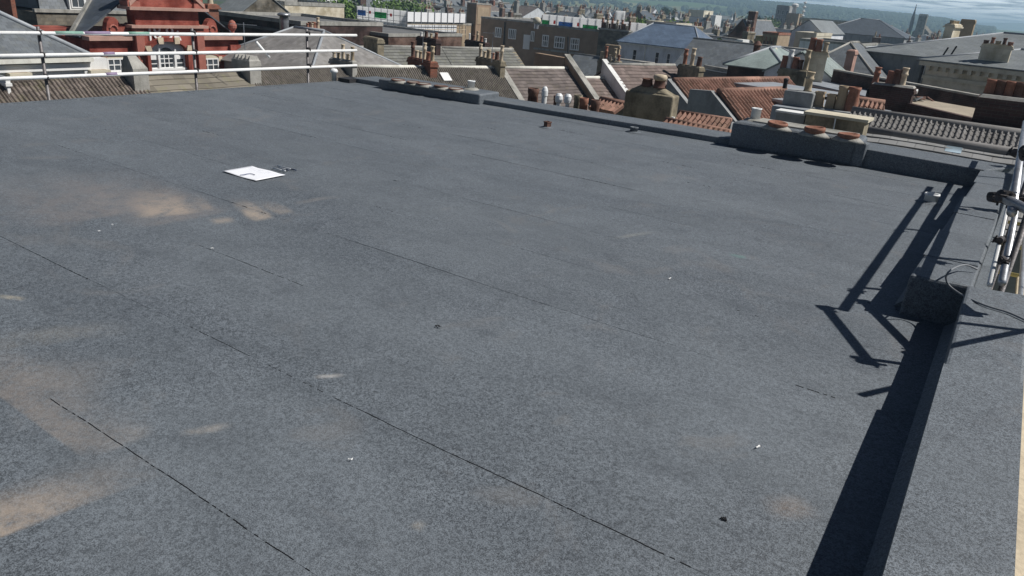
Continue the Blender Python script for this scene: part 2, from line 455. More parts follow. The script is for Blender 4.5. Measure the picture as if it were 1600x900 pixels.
    x, y = pp(30, 590); patch(x, y, ang(0, 585, 80, 600), (-.6, -.2, .2, .6), (-.15, 0, .05, .35), .2, (.28, .24, .2))
    x, y = pp(80, 530); patch(x, y, ang(30, 535, 120, 525), (-.4, -.05, .05, .45), (-.12, -.02, .03, .22), .22, (.3, .28, .24))
    x, y = pp(185, 690); patch(x, y, ang(150, 705, 200, 690), (-.16, -.02, .02, .16), (-.08, 0, .01, .12), .28, (.34, .3, .26))
    x, y = pp(330, 672); patch(x, y, ang(300, 676, 360, 668), (-.14, -.03, .03, .14), (-.05, 0, .0, .05), .4, (.45, .40, .34))
    x, y = pp(520, 586); patch(x, y, ang(500, 587, 540, 585), (-.1, -.03, .03, .1), (-.03, 0, 0, .03), .45, (.5, .48, .45))
    x, y = pp(1235, 792); patch(x, y, ang(1200, 795, 1260, 790), (-.16, -.02, .02, .14), (-.1, -.0, .0, .1), .22, (.42, .31, .22))
    x, y = pp(990, 368); patch(x, y, ang(960, 372, 1030, 360), (-.3, -.05, .05, .35), (-.06, 0, 0, .06), .3, (.36, .35, .3))
    x, y = pp(1150, 400); patch(x, y, ang(1140, 398, 1165, 402), (-.1, -.04, .04, .1), (-.05, -.01, .01, .05), .5, (.12, .25, .22))
    x, y = pp(650, 824); patch(x, y, 0, (-.04, 0, 0, .04), (-.04, 0, 0, .04), .4, (.45, .4, .32))
    x, y = pp(20, 465); patch(x, y, ang(10, 465, 35, 468), (-.12, -.04, .04, .12), (-.04, -.01, .01, .04), .6, (.45, .4, .3))
    wide = t.new('ShaderNodeBump'); wide.inputs['Strength'].default_value = .22; wide.inputs['Distance'].default_value = .03
    t.link(t.math('ADD', b2, t.math('MULTIPLY', b1, .8)), wide.inputs['Height'])
    fineb = t.new('ShaderNodeBump'); fineb.inputs['Strength'].default_value = .9; fineb.inputs['Distance'].default_value = .0045
    t.link(gr, fineb.inputs['Height']); t.link(wide.outputs[0], fineb.inputs['Normal']); t.link(fineb.outputs[0], t.b.inputs['Normal'])
    rgh = t.math('ADD', .5, t.math('MULTIPLY', b1, .25))
    if region is not None and not hits: bpy.data.materials.remove(t.m); return FELT
    return t.done(base, rgh, .55)
FELT = felt_material()
BITUMEN = mat('bitumen', (.012, .012, .013), .6, .3, 30, 80, .3, .4)
CONC = mat('rendered_concrete', (.34, .33, .30), .9, .25, 2, 25, .4, .2, stain=(.10, .10, .08), stainamt=.6)
TERRA = mat('terracotta', (.30, .14, .095), .8, .35, 4, 30, .3, .25, stain=(.10, .07, .05), stainamt=.55)
TERRA_DK = mat('sooty_terracotta', (.14, .08, .062), .85, .4, 4, 30, .3, .2)
BUFF = mat('buff_clay', (.44, .36, .25), .85, .3, 4, 30, .3, .2, stain=(.12, .09, .06), stainamt=.6)
CREAMPOT = mat('cream_clay', (.55, .46, .34), .85, .3, 4, 30, .3, .2, stain=(.16, .12, .09), stainamt=.55)
WHITE_PVC = mat('white_plastic', (.74, .75, .74), .45, .08, 3, 20, .05, .4, stain=(.4, .4, .38), stainamt=.3)
STEEL = mat('galvanised_steel', (.42, .43, .45), .42, .25, 6, 60, .1, .5, .75, stain=(.2, .17, .14), stainamt=.4)
STEEL_DK = mat('weathered_steel', (.16, .15, .15), .55, .4, 8, 60, .2, .4, .6)
STEEL_PALE = mat('pale_scaffold_tube', (.86, .86, .84), .4, .08, 5, 40, .1, .5, 0, stain=(.4, .38, .34), stainamt=.4)
GREENBAND = mat('green_tube_paint', (.24, .40, .33), .5, .2)
PURPLEBAND = mat('purple_tube_paint', (.27, .21, .31), .5, .2)
RUST = mat('rusty_coupler', (.075, .068, .068), .7, .5, 20, 90, .3, .4, .5)
BOARD = mat('scaffold_board', (.52, .44, .32), .85, .25, 1.2, 30, .3, .2, stain=(.25, .2, .14), stainamt=.4)
OWNWALL = mat('pale_stucco', (.5, .46, .38), .9, .15)

roof = thing('flat_roof_building', 'large flat roof in grey mineral felt with low upstands, filling the foreground', 'building')
def und(x, y): return .0016 * math.sin(x * 1.7 + y * .6) + .0012 * math.sin(x * .9 - y * 2.3 + 1) + .001 * math.sin(x * 5.1 + y * 3.7)
def vn(i, s): return math.sin(i * 12.9898 + s * 78.233) * 43758.5453 % 1.0 - .5

MB().slab([(-.14, -17, -.03), (12.15, -17, -.03), (12.15, -5.5, -.03), (11.84, -5.5, -.03), (11.9, .9, -.03), (-.14, .6, -.03)], (0, 0, -.3)).build('roof_deck', BITUMEN, roof)
MB().slab([(-.1, -17, -.33), (12.1, -17, -.33), (12.1, -5.5, -.33), (11.8, -5.5, -.33), (11.85, .85, -.33), (-.1, .55, -.33)], (0, 0, -12)).build('wall', OWNWALL, roof)

def wav(x, k): return .004 * math.sin(x * 2.1 + k) + .0014 * math.sin(x * 7.3 + 2 * k) + .0010 * math.sin(x * 17.9 + k * 5) + .0008 * math.sin(x * 41 + k)
def felt_sheet(xa, xb, y0, y1, k, th):
    nx = max(6, int((xb - xa) * 24)); ny = 4; mb = MB(); rows = []
    for j in range(ny + 1):
        L = []
        for i in range(nx + 1):
            x = xa + (xb - xa) * i / nx; y = y0 + (y1 - y0) * j / ny
            if j == 0: y += wav(x, k)
            zb = th * (1 - (y - y0) / (y1 - y0)) + und(x, y)
            tk = th
            if i in (0, nx): x += .006 * vn(j, k + 3)
            if j == 0: tk = th * (.12 + .88 * max(0, min(1, .35 + .5 * math.sin(x * 1.1 + k * 2.3) + .35 * math.sin(x * 2.9 + k) + .5 * vn(i, k + 7))))
            L.append((x, y, zb, tk))
        rows.append(L)
    idx = lambda j, i, t: t * (ny + 1) * (nx + 1) + j * (nx + 1) + i
    for t in (0, 1):
        for L in rows: mb.v += [(x, y, z + t * q) for x, y, z, q in L]
    for j in range(ny):
        for i in range(nx): mb.f.append((idx(j, i, 1), idx(j, i + 1, 1), idx(j + 1, i + 1, 1), idx(j + 1, i, 1)))
    for i in range(nx): mb.f.append((idx(0, i, 0), idx(0, i + 1, 0), idx(0, i + 1, 1), idx(0, i, 1)))
    for j in range(ny):
        mb.f.append((idx(j + 1, 0, 0), idx(j, 0, 0), idx(j, 0, 1), idx(j + 1, 0, 1)))
        mb.f.append((idx(j, nx, 0), idx(j + 1, nx, 0), idx(j + 1, nx, 1), idx(j, nx, 1)))
    o = mb.build('felt_sheet', felt_material((xa, xb, y0, y1)), roof, fix=False)
    # bitumen squeezed out of the lap, broken and uneven
    bb = MB(); n = int((xb - xa) / .022); run = 0
    for i in range(n):
        x = xa + (xb - xa) * i / n; x2 = xa + (xb - xa) * (i + 1) / n
        on = math.sin(x * 1.3 + k * 1.9) + .8 * math.sin(x * 3.7 + k) + 1.2 * vn(i, k + 20)
        lim = next((2.6 * (0 if a_ < x < b_ else 1) - 1.5 + (1.2 if abs(s_ + 8.27) < .01 else 0) for s_, a_, b_ in ((-9.17, 8.0, 11.25), (-10.07, 8.25, 10.0), (-8.27, 6.8, 8.0)) if abs(y0 - s_) < .05), 1.75)
        if on > lim and vn(i, k + 57) > -.28:
            wd = .0004 + .007 * abs(vn(i, k + 31)) ** 2 + .0014 * max(0, math.sin(x * 5.3 + k)); ya = y0 + wav((x + x2) / 2, k)
            z = th + und(x, y0)
            bb.hexa([(x, ya - wd, z), (x2, ya - wd * .8, z), (x2, ya + .0015, z), (x, ya + .0015, z), (x, ya - wd * .6, z + .0032), (x2, ya - wd * .5, z + .0032), (x2, ya + .0015, z + .0036), (x, ya + .0015, z + .0036)])
    if bb.f: stuff(bb.build('bitumen_bead', BITUMEN, o))
    return o
SEAM0 = -10.07
for k in range(-8, 13):
    y0 = SEAM0 + .9 * k + .03 * vn(k, 5)
    y1 = y0 + 1.0
    if y0 > .1: continue
    y1 = min(y1, .5)
    cuts = {1: [9.56], 2: [9.5], 4: [3.2], 6: [8.6], 3: [5.5], 8: [5.2], 9: [8.0]}.get(k, [4.0 + 4 * (vn(k, 9) + .5)])
    xs = [-.15] + cuts + [12.0]
    for i in range(len(xs) - 1):
        o = felt_sheet(xs[i] - (.07 if i else 0), xs[i + 1], y0, y1, k * 3 + i, .0036 if k < 2 else .0022 if k < 4 else .0018)
        if i: o.location.z = .0012
# drip edge along the open left side
MB().slab([(-.19, -17, .008), (-.10, -17, .013), (-.10, .55, .013), (-.19, .55, .008)], (0, 0, -.1)).build('drip_edge', FELT, roof)

# upstands along the far side, felted, with the two capped chimney stacks
def prism(name, plan, z0, zt, m, parent):
    n = len(plan); zt = zt if isinstance(zt, (list, tuple)) else [zt] * n
    mb = MB(); mb.v += [(p[0], p[1], z0) for p in plan] + [(p[0], p[1], z) for p, z in zip(plan, zt)]
    mb.f.append(tuple(reversed(range(n)))); mb.f.append(tuple(range(n, 2 * n)))
    for k in range(n): mb.f.append((k, (k + 1) % n, n + (k + 1) % n, n + k))
    return mb.build(name, m, parent)
def soft(o, w_=.02, seg=2):
    b = o.modifiers.new('bevel', 'BEVEL'); b.width = w_; b.segments = seg; b.limit_method = 'ANGLE'; b.angle_limit = rad(40); return o
def fy(x): return .03 * x
soft(prism('upstand', [(.05, fy(0)), (1.2, fy(1)), (1.2, .75), (.05, .72)], -.02, .095, FELT, roof))
soft(prism('upstand', [(3.3, fy(3.3)), (8.4, fy(8.4) + .03), (8.4, .95), (3.3, .8)], -.02, [.085, .1, .1, .085], FELT, roof))
soft(prism('upstand', [(9.9, .36), (11.66, .30), (12.02, 1.1), (9.9, 1.1)], -.02, [.27, .25, .25, .27], FELT, roof))
st1 = soft(prism('capped_chimney_stack', [(.95, -.17), (3.42, -.04), (3.42, .62), (.95, .5)], -.02, [.19, .19, .2, .2], FELT, roof), .035, 3)
st1['label'] = 'low felted chimney stack with a row of cut-down pots'
st2 = soft(prism('capped_chimney_stack', [(8.18, .12), (10.08, .32), (10.06, .86), (8.3, .78)], -.02, [.40, .38, .40, .42], FELT, roof), .06, 3)
st2['label'] = 'taller felted chimney stack with cut-down pots and a white pipe'
soft(prism('felt_skirt', [(9.98, .27), (10.14, .28), (10.16, .45), (9.98, .45)], -.01, .36, FELT, st2), .03)
prism('cement_fillet', [(8.45, .33), (9.95, .45), (9.95, .72), (8.5, .66)], .35, [.425, .41, .425, .445], CONC, st2)
stubprof = [(.17, 0), (.165, .05), (.175, .06), (.178, .1), (.165, .115), (.135, .115), (.13, .03)]
stub = MB().lathe(stubprof, n=20).mesh('pot_stub', TERRA, True); stub_dark = MB().lathe(stubprof, n=20).mesh('pot_stub', TERRA_DK, True)
moundm = MB().lathe([(.27, 0), (.22, .04), (.175, .07), (.1, .075)], n=20).mesh('cement_mound', CONC, True)
def stubs(parent, plist, z, s, zs=1.0):
    for px, py in plist:
        p = atz(px, py, z); o = link('pot_stub', stub if zs == 1.0 else stub_dark, parent); o.location = (p.x, p.y, z); o.scale = (s, s, s * zs * random.uniform(.8, 1.1))
        o.rotation_euler = (random.uniform(-.06, .06), random.uniform(-.06, .06), 0)
        q = link('cement_mound', moundm, parent); q.location = (p.x, p.y, z - .03); q.scale = (s, s * .8, s)
stubs(st1, [(622, 127), (646, 130.5), (662, 133), (689, 137), (712, 140.5)], .19, .8, .45)
stubs(st2, [(1214, 199), (1272, 209), (1325, 217)], .40, .85)
def white_pipe(parent, px, py, z, r, hgt):
    p = atz(px, py, z)
    o = MB().lathe([(r, 0), (r, hgt - .02), (r * 1.1, hgt - .018), (r * 1.1, hgt), (r * .8, hgt), (r * .78, hgt - .1)], n=20).build('vent_pipe', WHITE_PVC, parent, True)
    o.location = (p.x, p.y, z)
    m = link('cement_mound', moundm, parent); m.location = (p.x, p.y, z - .03); m.scale = (.75, .75, .9)
white_pipe(st1, 736, 140, .19, .07, .17)
white_pipe(st2, 1179, 189, .40, .075, .20)

# right-hand parapet: it steps outwards half way along
soft(prism('parapet', [(11.64, .34), (11.46, -5.66), (11.86, -5.60), (12.0, .34)][::-1], -.02, [.253, .315, .318, .253], FELT, roof), .02)
soft(prism('parapet', [(11.82, -5.603), (11.82, -17), (12.17, -17), (12.19, -5.5)], -.02, .322, FELT, roof), .02)
prism('coping_lap', [(11.815, -7.2), (11.815, -12), (12.178, -12), (12.178, -7.17)], .2, .3275, FELT, roof)
for (x0_, x1_, ya, yb, z_) in ((11.475, 11.855, -5.0, -4.0, .315), (11.53, 11.89, -3.05, -2.1, .295), (11.59, 11.93, -.9, .1, .268)):
    MB().hexa([(x0_, ya, z_ - .06), (x1_, ya, z_ - .06), (x1_ + .02, yb, z_ - .07), (x0_ + .02, yb, z_ - .07), (x0_, ya, z_ + .0), (x1_, ya, z_ + .0), (x1_ + .02, yb, z_ - .0045), (x0_ + .02, yb, z_ - .0045)]).build('coping_lap', FELT, roof)
for (ax, ay, bx, by) in ((11.467, -5.5, 11.63, .2), (11.82, -17, 11.82, -5.7)):
    MB().slab([(ax, ay, .0), (ax - .06, ay, .012), (ax, ay, .07)], (bx - ax, by - ay, 0)).build('angle_fillet', FELT, roof)

# small outlets on the felt
def outlet(px, py, r, hgt, m, n, ph=0):
    p = atz(px, py, 0)
    o = MB().lathe([(r, 0), (r * .96, hgt * .8), (r * 1.12, hgt * .82), (r * 1.1, hgt), (r * .8, hgt), (r * .75, hgt * .4)], n=n, ph=ph).build('vent_pipe', m, roof, n > 8)
    o.location = (p.x, p.y, .006)
    q = MB().lathe([(r * 2.0, 0), (r * 1.4, .012), (r * .9, .02)], n=18).build('felt_collar', FELT, o); q.location = (0, 0, .001)
    return o
outlet(855, 200, .062, .10, TERRA_DK, 4, .5)['label'] = 'dark red square vent stub on the felt'
outlet(990, 207, .065, .085, FELT, 16)
outlet(1453, 317, .078, .11, WHITE_PVC, 22)['label'] = 'white capped vent pipe near the right parapet'
p = atz(522, 126, .0); o = MB().lathe([(.05, 0), (.05, .16), (.075, .165), (.085, .2), (.06, .24), (.02, .25)], n=14).build('vent_pipe', WHITE_PVC, roof, True); o.location = (p.x, p.y, 0)

# ------------------------------------------------------------------ paper, pens and litter on the felt
def paper_mat():
    t = NT('drawing_paper'); co = t.coord()
    sp = t.new('ShaderNodeSeparateXYZ'); t.link(co, sp.inputs[0])
    lines = t.math('MULTIPLY', t.ramp(t.math('FRACT', t.math('MULTIPLY', sp.outputs[1], 42.0)), .45, .6), t.ramp(t.noise(co, 22, 3, .7), .5, .56))
    reg = t.math('MULTIPLY', t.ramp(sp.outputs[1], .05, .06), t.math('SUBTRACT', 1.0, t.ramp(sp.outputs[1], .155, .165)))
    col = t.mix(t.math('MULTIPLY', t.math('MULTIPLY', lines, reg), .35), (.8, .81, .84), (.3, .33, .42))
    return t.done(col, .8, .2)
pc = [atz(*q, .012) for q in ((347.9, 267.9), (400.4, 283), (446.3, 274.5), (392.9, 259.6))]
cx = sum((p for p in pc), Vector()) / 4; ex = (pc[2] - pc[1]); ang_ = math.atan2((pc[1] - pc[0]).y, (pc[1] - pc[0]).x)
pap = thing('paper_sheet', 'large white sheet of paper lying flat on the felt, a loose mark sketched on it', 'paper', (cx.x, cx.y, .0), ang_)
mb = MB(); n = 12; L2, W2 = (pc[1] - pc[0]).length / 2, (pc[3] - pc[0]).length / 2
for j in range(n + 1):
    for i in range(n + 1):
        u_, v_ = i / n * 2 - 1, j / n * 2 - 1
        z = .0155 + .004 * math.sin(u_ * 3 + 1) * v_ + .012 * max(0, abs(u_) - .7) * (1 + v_)
        mb.v.append((u_ * L2, v_ * W2, z))
for j in range(n):
    for i in range(n): mb.f.append((j * (n + 1) + i, j * (n + 1) + i + 1, (j + 1) * (n + 1) + i + 1, (j + 1) * (n + 1) + i))
o = mb.build('page', paper_mat(), pap, True, fix=False); s_ = o.modifiers.new('solid', 'SOLIDIFY'); s_.thickness = .0012
BLUEINK = mat('marker_ink', (.10, .12, .2), .6, .1)
mk = MB(); lp = atz(381, 273.5, .02)
pts = [atz(a, b, .0225) for a, b in ((375, 273.5), (381, 273), (386, 271.8), (391, 271.2), (395, 272), (398, 273.2))]
Mi = Matrix.Rotation(-ang_, 3, 'Z'); mk.path([Mi @ (p - Vector((cx.x, cx.y, 0))) for p in pts], .004, 6).build('pen_mark', BLUEINK, pap)
INK = {'silver': mat('silver_pen', (.6, .62, .64), .3, .1, metal=.6), 'navy': mat('navy_pen', (.03, .045, .09), .35, .1), 'black': mat('black_pen', (.02, .02, .025), .35, .1)}
def pen(q0, q1, r, body, tip, label):
    a, b = atz(*q0, .012 + r), atz(*q1, .012 + r); d = b - a; l = d.length
    t = thing('pen', label, 'pen', (a.x, a.y, .012 + r), math.atan2(d.y, d.x), 'pens beside the paper')
    MB().tube((.12 * l, 0, 0), (.78 * l, 0, 0), r, 12).build('barrel', INK[body], t, True)
    MB().tube((.78 * l, 0, 0), (l, 0, 0), r * 1.15, 12, r * .9).build('cap', INK[tip], t, True)
    MB().tube((0, 0, 0), (.12 * l, 0, 0), r * .25, 12, r).build('nib', INK['silver'], t, True)
    MB().box(.8 * l, .98 * l, -.002, .002, r * 1.1, r * 1.5).build('clip', INK['silver'], t)
pen((429, 258), (463, 266), .007, 'silver', 'navy', 'longest silver pen with a dark cap, farthest from the paper')
pen((433, 261), (451, 266), .007, 'silver', 'navy', 'silver pen, middle one of three beside the paper')
pen((424, 262), (446, 267.5), .008, 'silver', 'silver', 'bright silver pen lying nearest the paper edge')
PLAS = mat('scrap_plastic', (.72, .72, .7), .5, .1)
def scrap(px, py, s, label, yaw):
    p = atz(px, py, .012); rnd = random.Random(int(px)); mb = MB(); n = 7; q = []
    for i in range(n):
        t = i / (n - 1); q.append((s * (t - .5) * 2, s * .5 * math.sin(t * 5 + px), .004 + s * .25 * abs(math.sin(t * 7 + px))))
    for i in range(n - 1):
        w1 = s * .28 * (1 - abs(i / (n - 1) - .5) * 1.3); w2 = s * .28 * (1 - abs((i + 1) / (n - 1) - .5) * 1.3)
        mb.face([(q[i][0], q[i][1] - w1, q[i][2]), (q[i + 1][0], q[i + 1][1] - w2, q[i + 1][2]), (q[i + 1][0], q[i + 1][1] + w2, q[i + 1][2] + .004), (q[i][0], q[i][1] + w1, q[i][2] + .004)])
    o = mb.build('litter_scrap', PLAS, None, fix=False); o.location = (p.x, p.y, .012); o.rotation_euler.z = yaw
    m = o.modifiers.new('solid', 'SOLIDIFY'); m.thickness = .0015
    tag(o, label, 'litter', 'scraps of litter on the felt')
scrap(1186, 700, .017, 'crumpled white plastic scrap on bare felt near the right parapet', .5)
scrap(548, 719, .010, 'tiny white sliver on the felt between the two long lap seams', 1.2)
scrap(155, 362, .010, 'small pale scrap left of the sandy smear', .2)
scrap(1046, 436, .016, 'tiny pale scrap in the middle of the felt', .8)
scrap(176, 352, .010, 'pale sliver lying on the felt just right of another scrap', .4)
scrap(332, 389, .011, 'pale scrap below the brightest sand smear', .3)
dirt = MB(); p = atz(1131, 811, .012); rnd = random.Random(3)
for i in range(30):
    c = (rnd.gauss(0, .006), rnd.gauss(0, .005), .002); r = rnd.uniform(.0015, .0045); dirt.lathe([(r * .7, -r * .6), (r, 0), (r * .6, r * .7)], c, 6)
o = dirt.build('dirt_clod', BITUMEN); o.location = (p.x, p.y, .012); tag(o, 'small dark clod of moss and grit in the lower right felt', 'debris')
dirt = MB(); p = atz(685, 510, .012)
for i in range(18):
    c = (rnd.gauss(0, .014), rnd.gauss(0, .008), .002); r = rnd.uniform(.002, .005); dirt.lathe([(r * .7, -r * .6), (r, 0), (r * .6, r * .7)], c, 6)
o = dirt.build('dirt_clod', BITUMEN); o.location = (p.x, p.y, .012); tag(o, 'small dark clod of grit in the middle of the felt', 'debris')

# ------------------------------------------------------------------ edge scaffolds
def coupler(parent, p, s=1.0, yaw=0.0):
    mb = MB()
    mb.tube((-.03, 0, 0), (.03, 0, 0), .036, 10).tube((0, -.045, .012), (0, .035, .012), .034, 10)
    mb.box(-.012, .012, -.07, -.04, -.035, .03).box(.03, .062, -.012, .012, -.03, .02)
    mb.tube((.05, 0, -.05), (.05, 0, .04), .009, 6).tube((-.05, -.03, 0), (.01, -.075, .01), .009, 6)
    o = mb.build('coupler', RUST, parent); o.location = p; o.scale = (s, s, s); o.rotation_euler = (random.uniform(-.3, .3), random.uniform(-.3, .3), yaw)
    return o
g = thing('guard_rail_scaffold', 'three-rail tube scaffold guard along the left roof edge', 'scaffold')
XL = -.35
for y_, zt in ((-5.88, 1.03), (-3.36, 1.02), (-.79, 1.02), (-8.4, 1.02)):
    MB().tube((XL - .06, y_, -12.3), (XL - .06 - .02, y_ + .01, zt), .025, 10).build('standard', STEEL_DK, g, True)
for z_ in (.945, .635, .32):
    MB().tube((XL, -9.5, z_ + .02), (XL, .52, z_ - .04), .028, 12).build('rail', STEEL_PALE, g, True)
    for y_ in (-5.88, -3.36, -.79): coupler(g, (XL - .03, y_, z_), .85, 1.5)
    MB().tube((XL, -5.0 if z_ < .9 else -5.25, z_), (XL, -4.82 if z_ < .9 else -4.85, z_), .0293, 12).build('paint_band', PURPLEBAND, g, True)
MB().tube((XL, -5.68, .947), (XL, -5.27, .944), .0293, 12).build('paint_band', GREENBAND, g, True)
MB().tube((XL, -4.55, .94), (XL, -4.2, .938), .0293, 12).build('paint_band', GREENBAND, g, True)
a, b = atx(400, 65, -.42), atx(421, 90, -.38); MB().tube(a, b, .025, 10).build('brace_tube', STEEL_PALE, g, True)

g2 = thing('perimeter_scaffold', 'scaffold tubes, couplers and boards beyond the right parapet', 'scaffold')
def tb(p, q, m=STEEL, r=.0242, name='scaffold_tube'): return MB().tube(p, q, r, 14).build(name, m, g2, True)
tb((12.02, -5.42, .345), (12.09, 2.6, .44), STEEL, .028, 'ledger')
tb((11.955, -5.38, .30), (12.015, 2.6, .40), STEEL_PALE, .02, 'ledger')
RA, RB = 1.2, .85
tb((12.0, -5.42, RA), (12.0, .23, RA), r=.033, name='rail'); tb((11.91, -5.42, RA + .05), (12.36, -6.26, RA + .03), r=.033, name='rail')
tb((11.94, -5.45, RB), (11.94, 1.2, RB), r=.033, name='rail'); tb((11.86, -5.2, RB + .05), (12.32, -6.02, RB + .03), r=.033, name='rail')
tb((12.20, -6.24, RA - .02), (13.2, -5.77, RA - .02), name='transom'); tb((12.36, -6.74, RA), (12.85, -5.9, RA), name='transom')
for y_ in (-4.75, -2.45, -.15): tb((12.06, y_, -12.3), (12.06, y_, 1.27), STEEL_DK, .0242, 'standard')
for y_ in (-13.2, -16): tb((12.36, y_, -12.3), (12.36, y_, 1.35), STEEL_DK, .0242, 'standard')
tb((11.80, -2.58, .43), (13.4, -2.5, .36), STEEL, .0242, 'transom'); tb((11.9, .9, .46), (13.4, 1.0, .42), STEEL_DK, .0242, 'transom')
for p_, s_ in (((11.83, -2.6, .42), 1.35), ((11.95, -2.58, .42), 1.2), ((11.93, .88, .45), 1.4), ((12.0, -4.95, .38), .8), ((11.96, -4.2, .36), .8), ((12.0, -.3, RA), 1.0), ((12.0, -2.6, RA), 1.0), ((12.0, -4.9, RA), 1.0),
               ((12.0, -4.9, RB), 1.0), ((12.0, -2.6, RB), 1.0), ((11.92, -5.44, RA + .05), 1.2), ((12.34, -6.23, RA + .03), 1.2), ((11.87, -5.22, RB + .05), 1.2), ((12.30, -6.0, RB + .03), 1.2)):
    coupler(g2, p_, s_, random.uniform(0, 3))
YEL = mat('yellow_scaffold_tube', (.55, .47, .2), .6, .2)
for y_ in (-5.0, -3.9, -1.6, -.2, 1.3): MB().tube((12.1, y_, -.58), (13.9, y_, -.55), .0242, 10).build('transom', YEL, g2, True)
for i in range(5):
    x_ = 12.28 + i * .235
    for (ya, yb) in ((-17, -13.1), (-13.08, -9.2), (-9.18, -6.0)):
        soft(MB().box(x_, x_ + .225, ya, yb, -.36, -.322).build('board', BOARD, g2), .005, 1)
    for (ya, yb) in ((-5.9, -4.6), (-3.2, -2.0)):
        if i < 3: soft(MB().box(x_, x_ + .225, ya, yb, -.52, -.482).build('board', BOARD, g2), .005, 1)
tb((12.30, -17, -.385), (12.30, 3, -.385), STEEL, .0242, 'ledger'); tb((13.4, -17, -.385), (13.4, 3, -.385), STEEL, .0242, 'ledger')
# loose cable looped over the coping
cb = [atz(*q) for q in ((1527, 421, .34), (1510, 414, .37), (1495, 417, .40), (1482, 425, .41), (1478, 434, .36), (1483, 446, .30), (1500, 459, .28), (1522, 470, .325), (1545, 479, .334), (1575, 488, .334), (1608, 503, .334), (1640, 520, .334))]
def smooth_pts(P, k=5):
    out = []
    for i in range(len(P) - 1):
        p0, p1, p2, p3 = P[max(i - 1, 0)], P[i], P[i + 1], P[min(i + 2, len(P) - 1)]
        for j in range(k):
            t = j / k; out.append(.5 * ((2 * p1) + (p2 - p0) * t + (2 * p0 - 5 * p1 + 4 * p2 - p3) * t * t + (3 * p1 - p0 - 3 * p2 + p3) * t ** 3))
    return out + [P[-1]]
CABLE = mat('grey_cable', (.22, .23, .24), .5, .15)
o = MB().path(smooth_pts(cb), .007, 8).build('cable', CABLE, None, True); tag(o, 'thin grey cable looping over the parapet step and across the coping', 'cable')

# ------------------------------------------------------------------ town: materials
GZ = -12.5
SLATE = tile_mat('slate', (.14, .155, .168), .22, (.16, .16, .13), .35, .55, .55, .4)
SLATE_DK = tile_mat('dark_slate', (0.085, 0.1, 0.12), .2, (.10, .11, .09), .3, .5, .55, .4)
SLATE_BLUE = tile_mat('blue_slate', (0.125, 0.17, 0.24), .15, None, .3, .45, .5, .45)
SLATE_PALE = tile_mat('pale_slate', (.205, .222, .228), .12, (.18, .19, .15), .3, .6, .4, .35)
TILE_BROWN = tile_mat('brown_roman_tile', (.15, .125, .108), .35, (.17, .16, .09), .5)
TILE_MOSSY = tile_mat('mossy_plain_tile', (0.2, 0.18, 0.145), .25, (.20, .19, .11), .55)
TILE_CORD = tile_mat('corded_tile', (.165, .148, .128), .25, (.12, .11, .07), .45)
TILE_GREY = tile_mat('grey_roman_tile', (0.24, 0.23, 0.22), .2, (.12, .11, .09), .4)
TILE_DKBR = tile_mat('dark_brown_tile', (0.155, 0.13, 0.12), .3, (.15, .13, .09), .4)
TILE_REDBR = tile_mat('red_brown_tile', (.18, .14, .125), .3, (.13, .11, .08), .4, joints=.35)
PANTILE = tile_mat('orange_pantile', (.28, .16, .12), .38, (.13, .09, .06), .6)
TILE_PALE = tile_mat('pale_plain_tile', (.32, .32, .315), .15, (.22, .2, .16), .4, joints=.4)
RED = brick_mat('red_terracotta_brick', (.36, .10, .07), (.31, .085, .065), (.33, .13, .10))
REDST = mat('red_dressed_stone', (.33, .125, .095), .85, .2, 2, 20, .2)
PINKST = mat('pink_dressed_stone', (.42, .26, .21), .85, .2, 2, 20, .2)
BR_BROWN = brick_mat('brown_brick', (.20, .115, .085), (.15, .09, .07), (.22, .18, .15))
BR_DARK = brick_mat('sooty_brick', (.10, .055, .05), (.075, .05, .045), (.11, .09, .08))
BR_REDCH = brick_mat('red_chimney_brick', (.30, .10, .06), (.22, .08, .055), (.25, .18, .13), soot=(.07, .05, .04))
STONE = brick_mat('rubble_stone', (.26, .23, .18), (.18, .165, .14), (.15, .14, .12), .45, .2)
ASHLAR = brick_mat('buff_ashlar', (.46, .36, .20), (.40, .30, .165), (.33, .26, .16), .8, .35)
CREAM = mat('cream_render', (.60, .55, .43), .9, .12, 1, 14, .2, .2, stain=(.33, .28, .2), stainamt=.45)
CREAM_ST = brick_mat('cream_ashlar', (.72, .66, .52), (.67, .60, .47), (.55, .49, .39), .7, .33)
WHITE_R = mat('white_render', (.72, .72, .70), .9, .08, 1, 14, .15, .2, stain=(.45, .44, .4), stainamt=.4)
GREY_R = mat('grey_render', (.30, .31, .31), .9, .18, 1, 14, .25, .2, stain=(.13, .13, .12), stainamt=.5)
PALE_R = mat('pale_grey_render', (.72, .74, .76), .9, .12, 1, 14, .2, .2, stain=(.3, .29, .26), stainamt=.4)
TAN_R = mat('tan_render', (.37, .29, .20), .9, .18, 1, 14, .2, .2, stain=(.2, .15, .1), stainamt=.45)
BROWN_R = mat('brown_render', (.30, .215, .15), .9, .2, 1, 14, .2, .2)
STACKST = mat('weathered_stack_stone', (.27, .235, .17), .95, .35, 3, 22, .6, .15, stain=(.07, .06, .045), stainamt=.7)
LEAD = mat('lead_sheet', (.30, .32, .34), .5, .15, 1.5, 10, .1, .4)
ASPH = mat('asphalt_roof', (.15, .15, .15), .9, .25, .7, 10, .2, .2)
GRAVEL = mat('gravel_roof', (.36, .31, .24), .95, .2, 1.2, 40, .6, .15)
COPPER = mat('verdigris_sheet', (.25, .30, .285), .6, .25, 1, 10, .1, .4)
GUTTER = mat('white_gutter', (.70, .69, .62), .6, .12, 2, 20, .1, .3, stain=(.4, .37, .3), stainamt=.5)
WHITE_P = mat('white_joinery', (.78, .78, .76), .55, .05, 2, 20, .05, .3)
GLASS = glass_mat('window_glass')
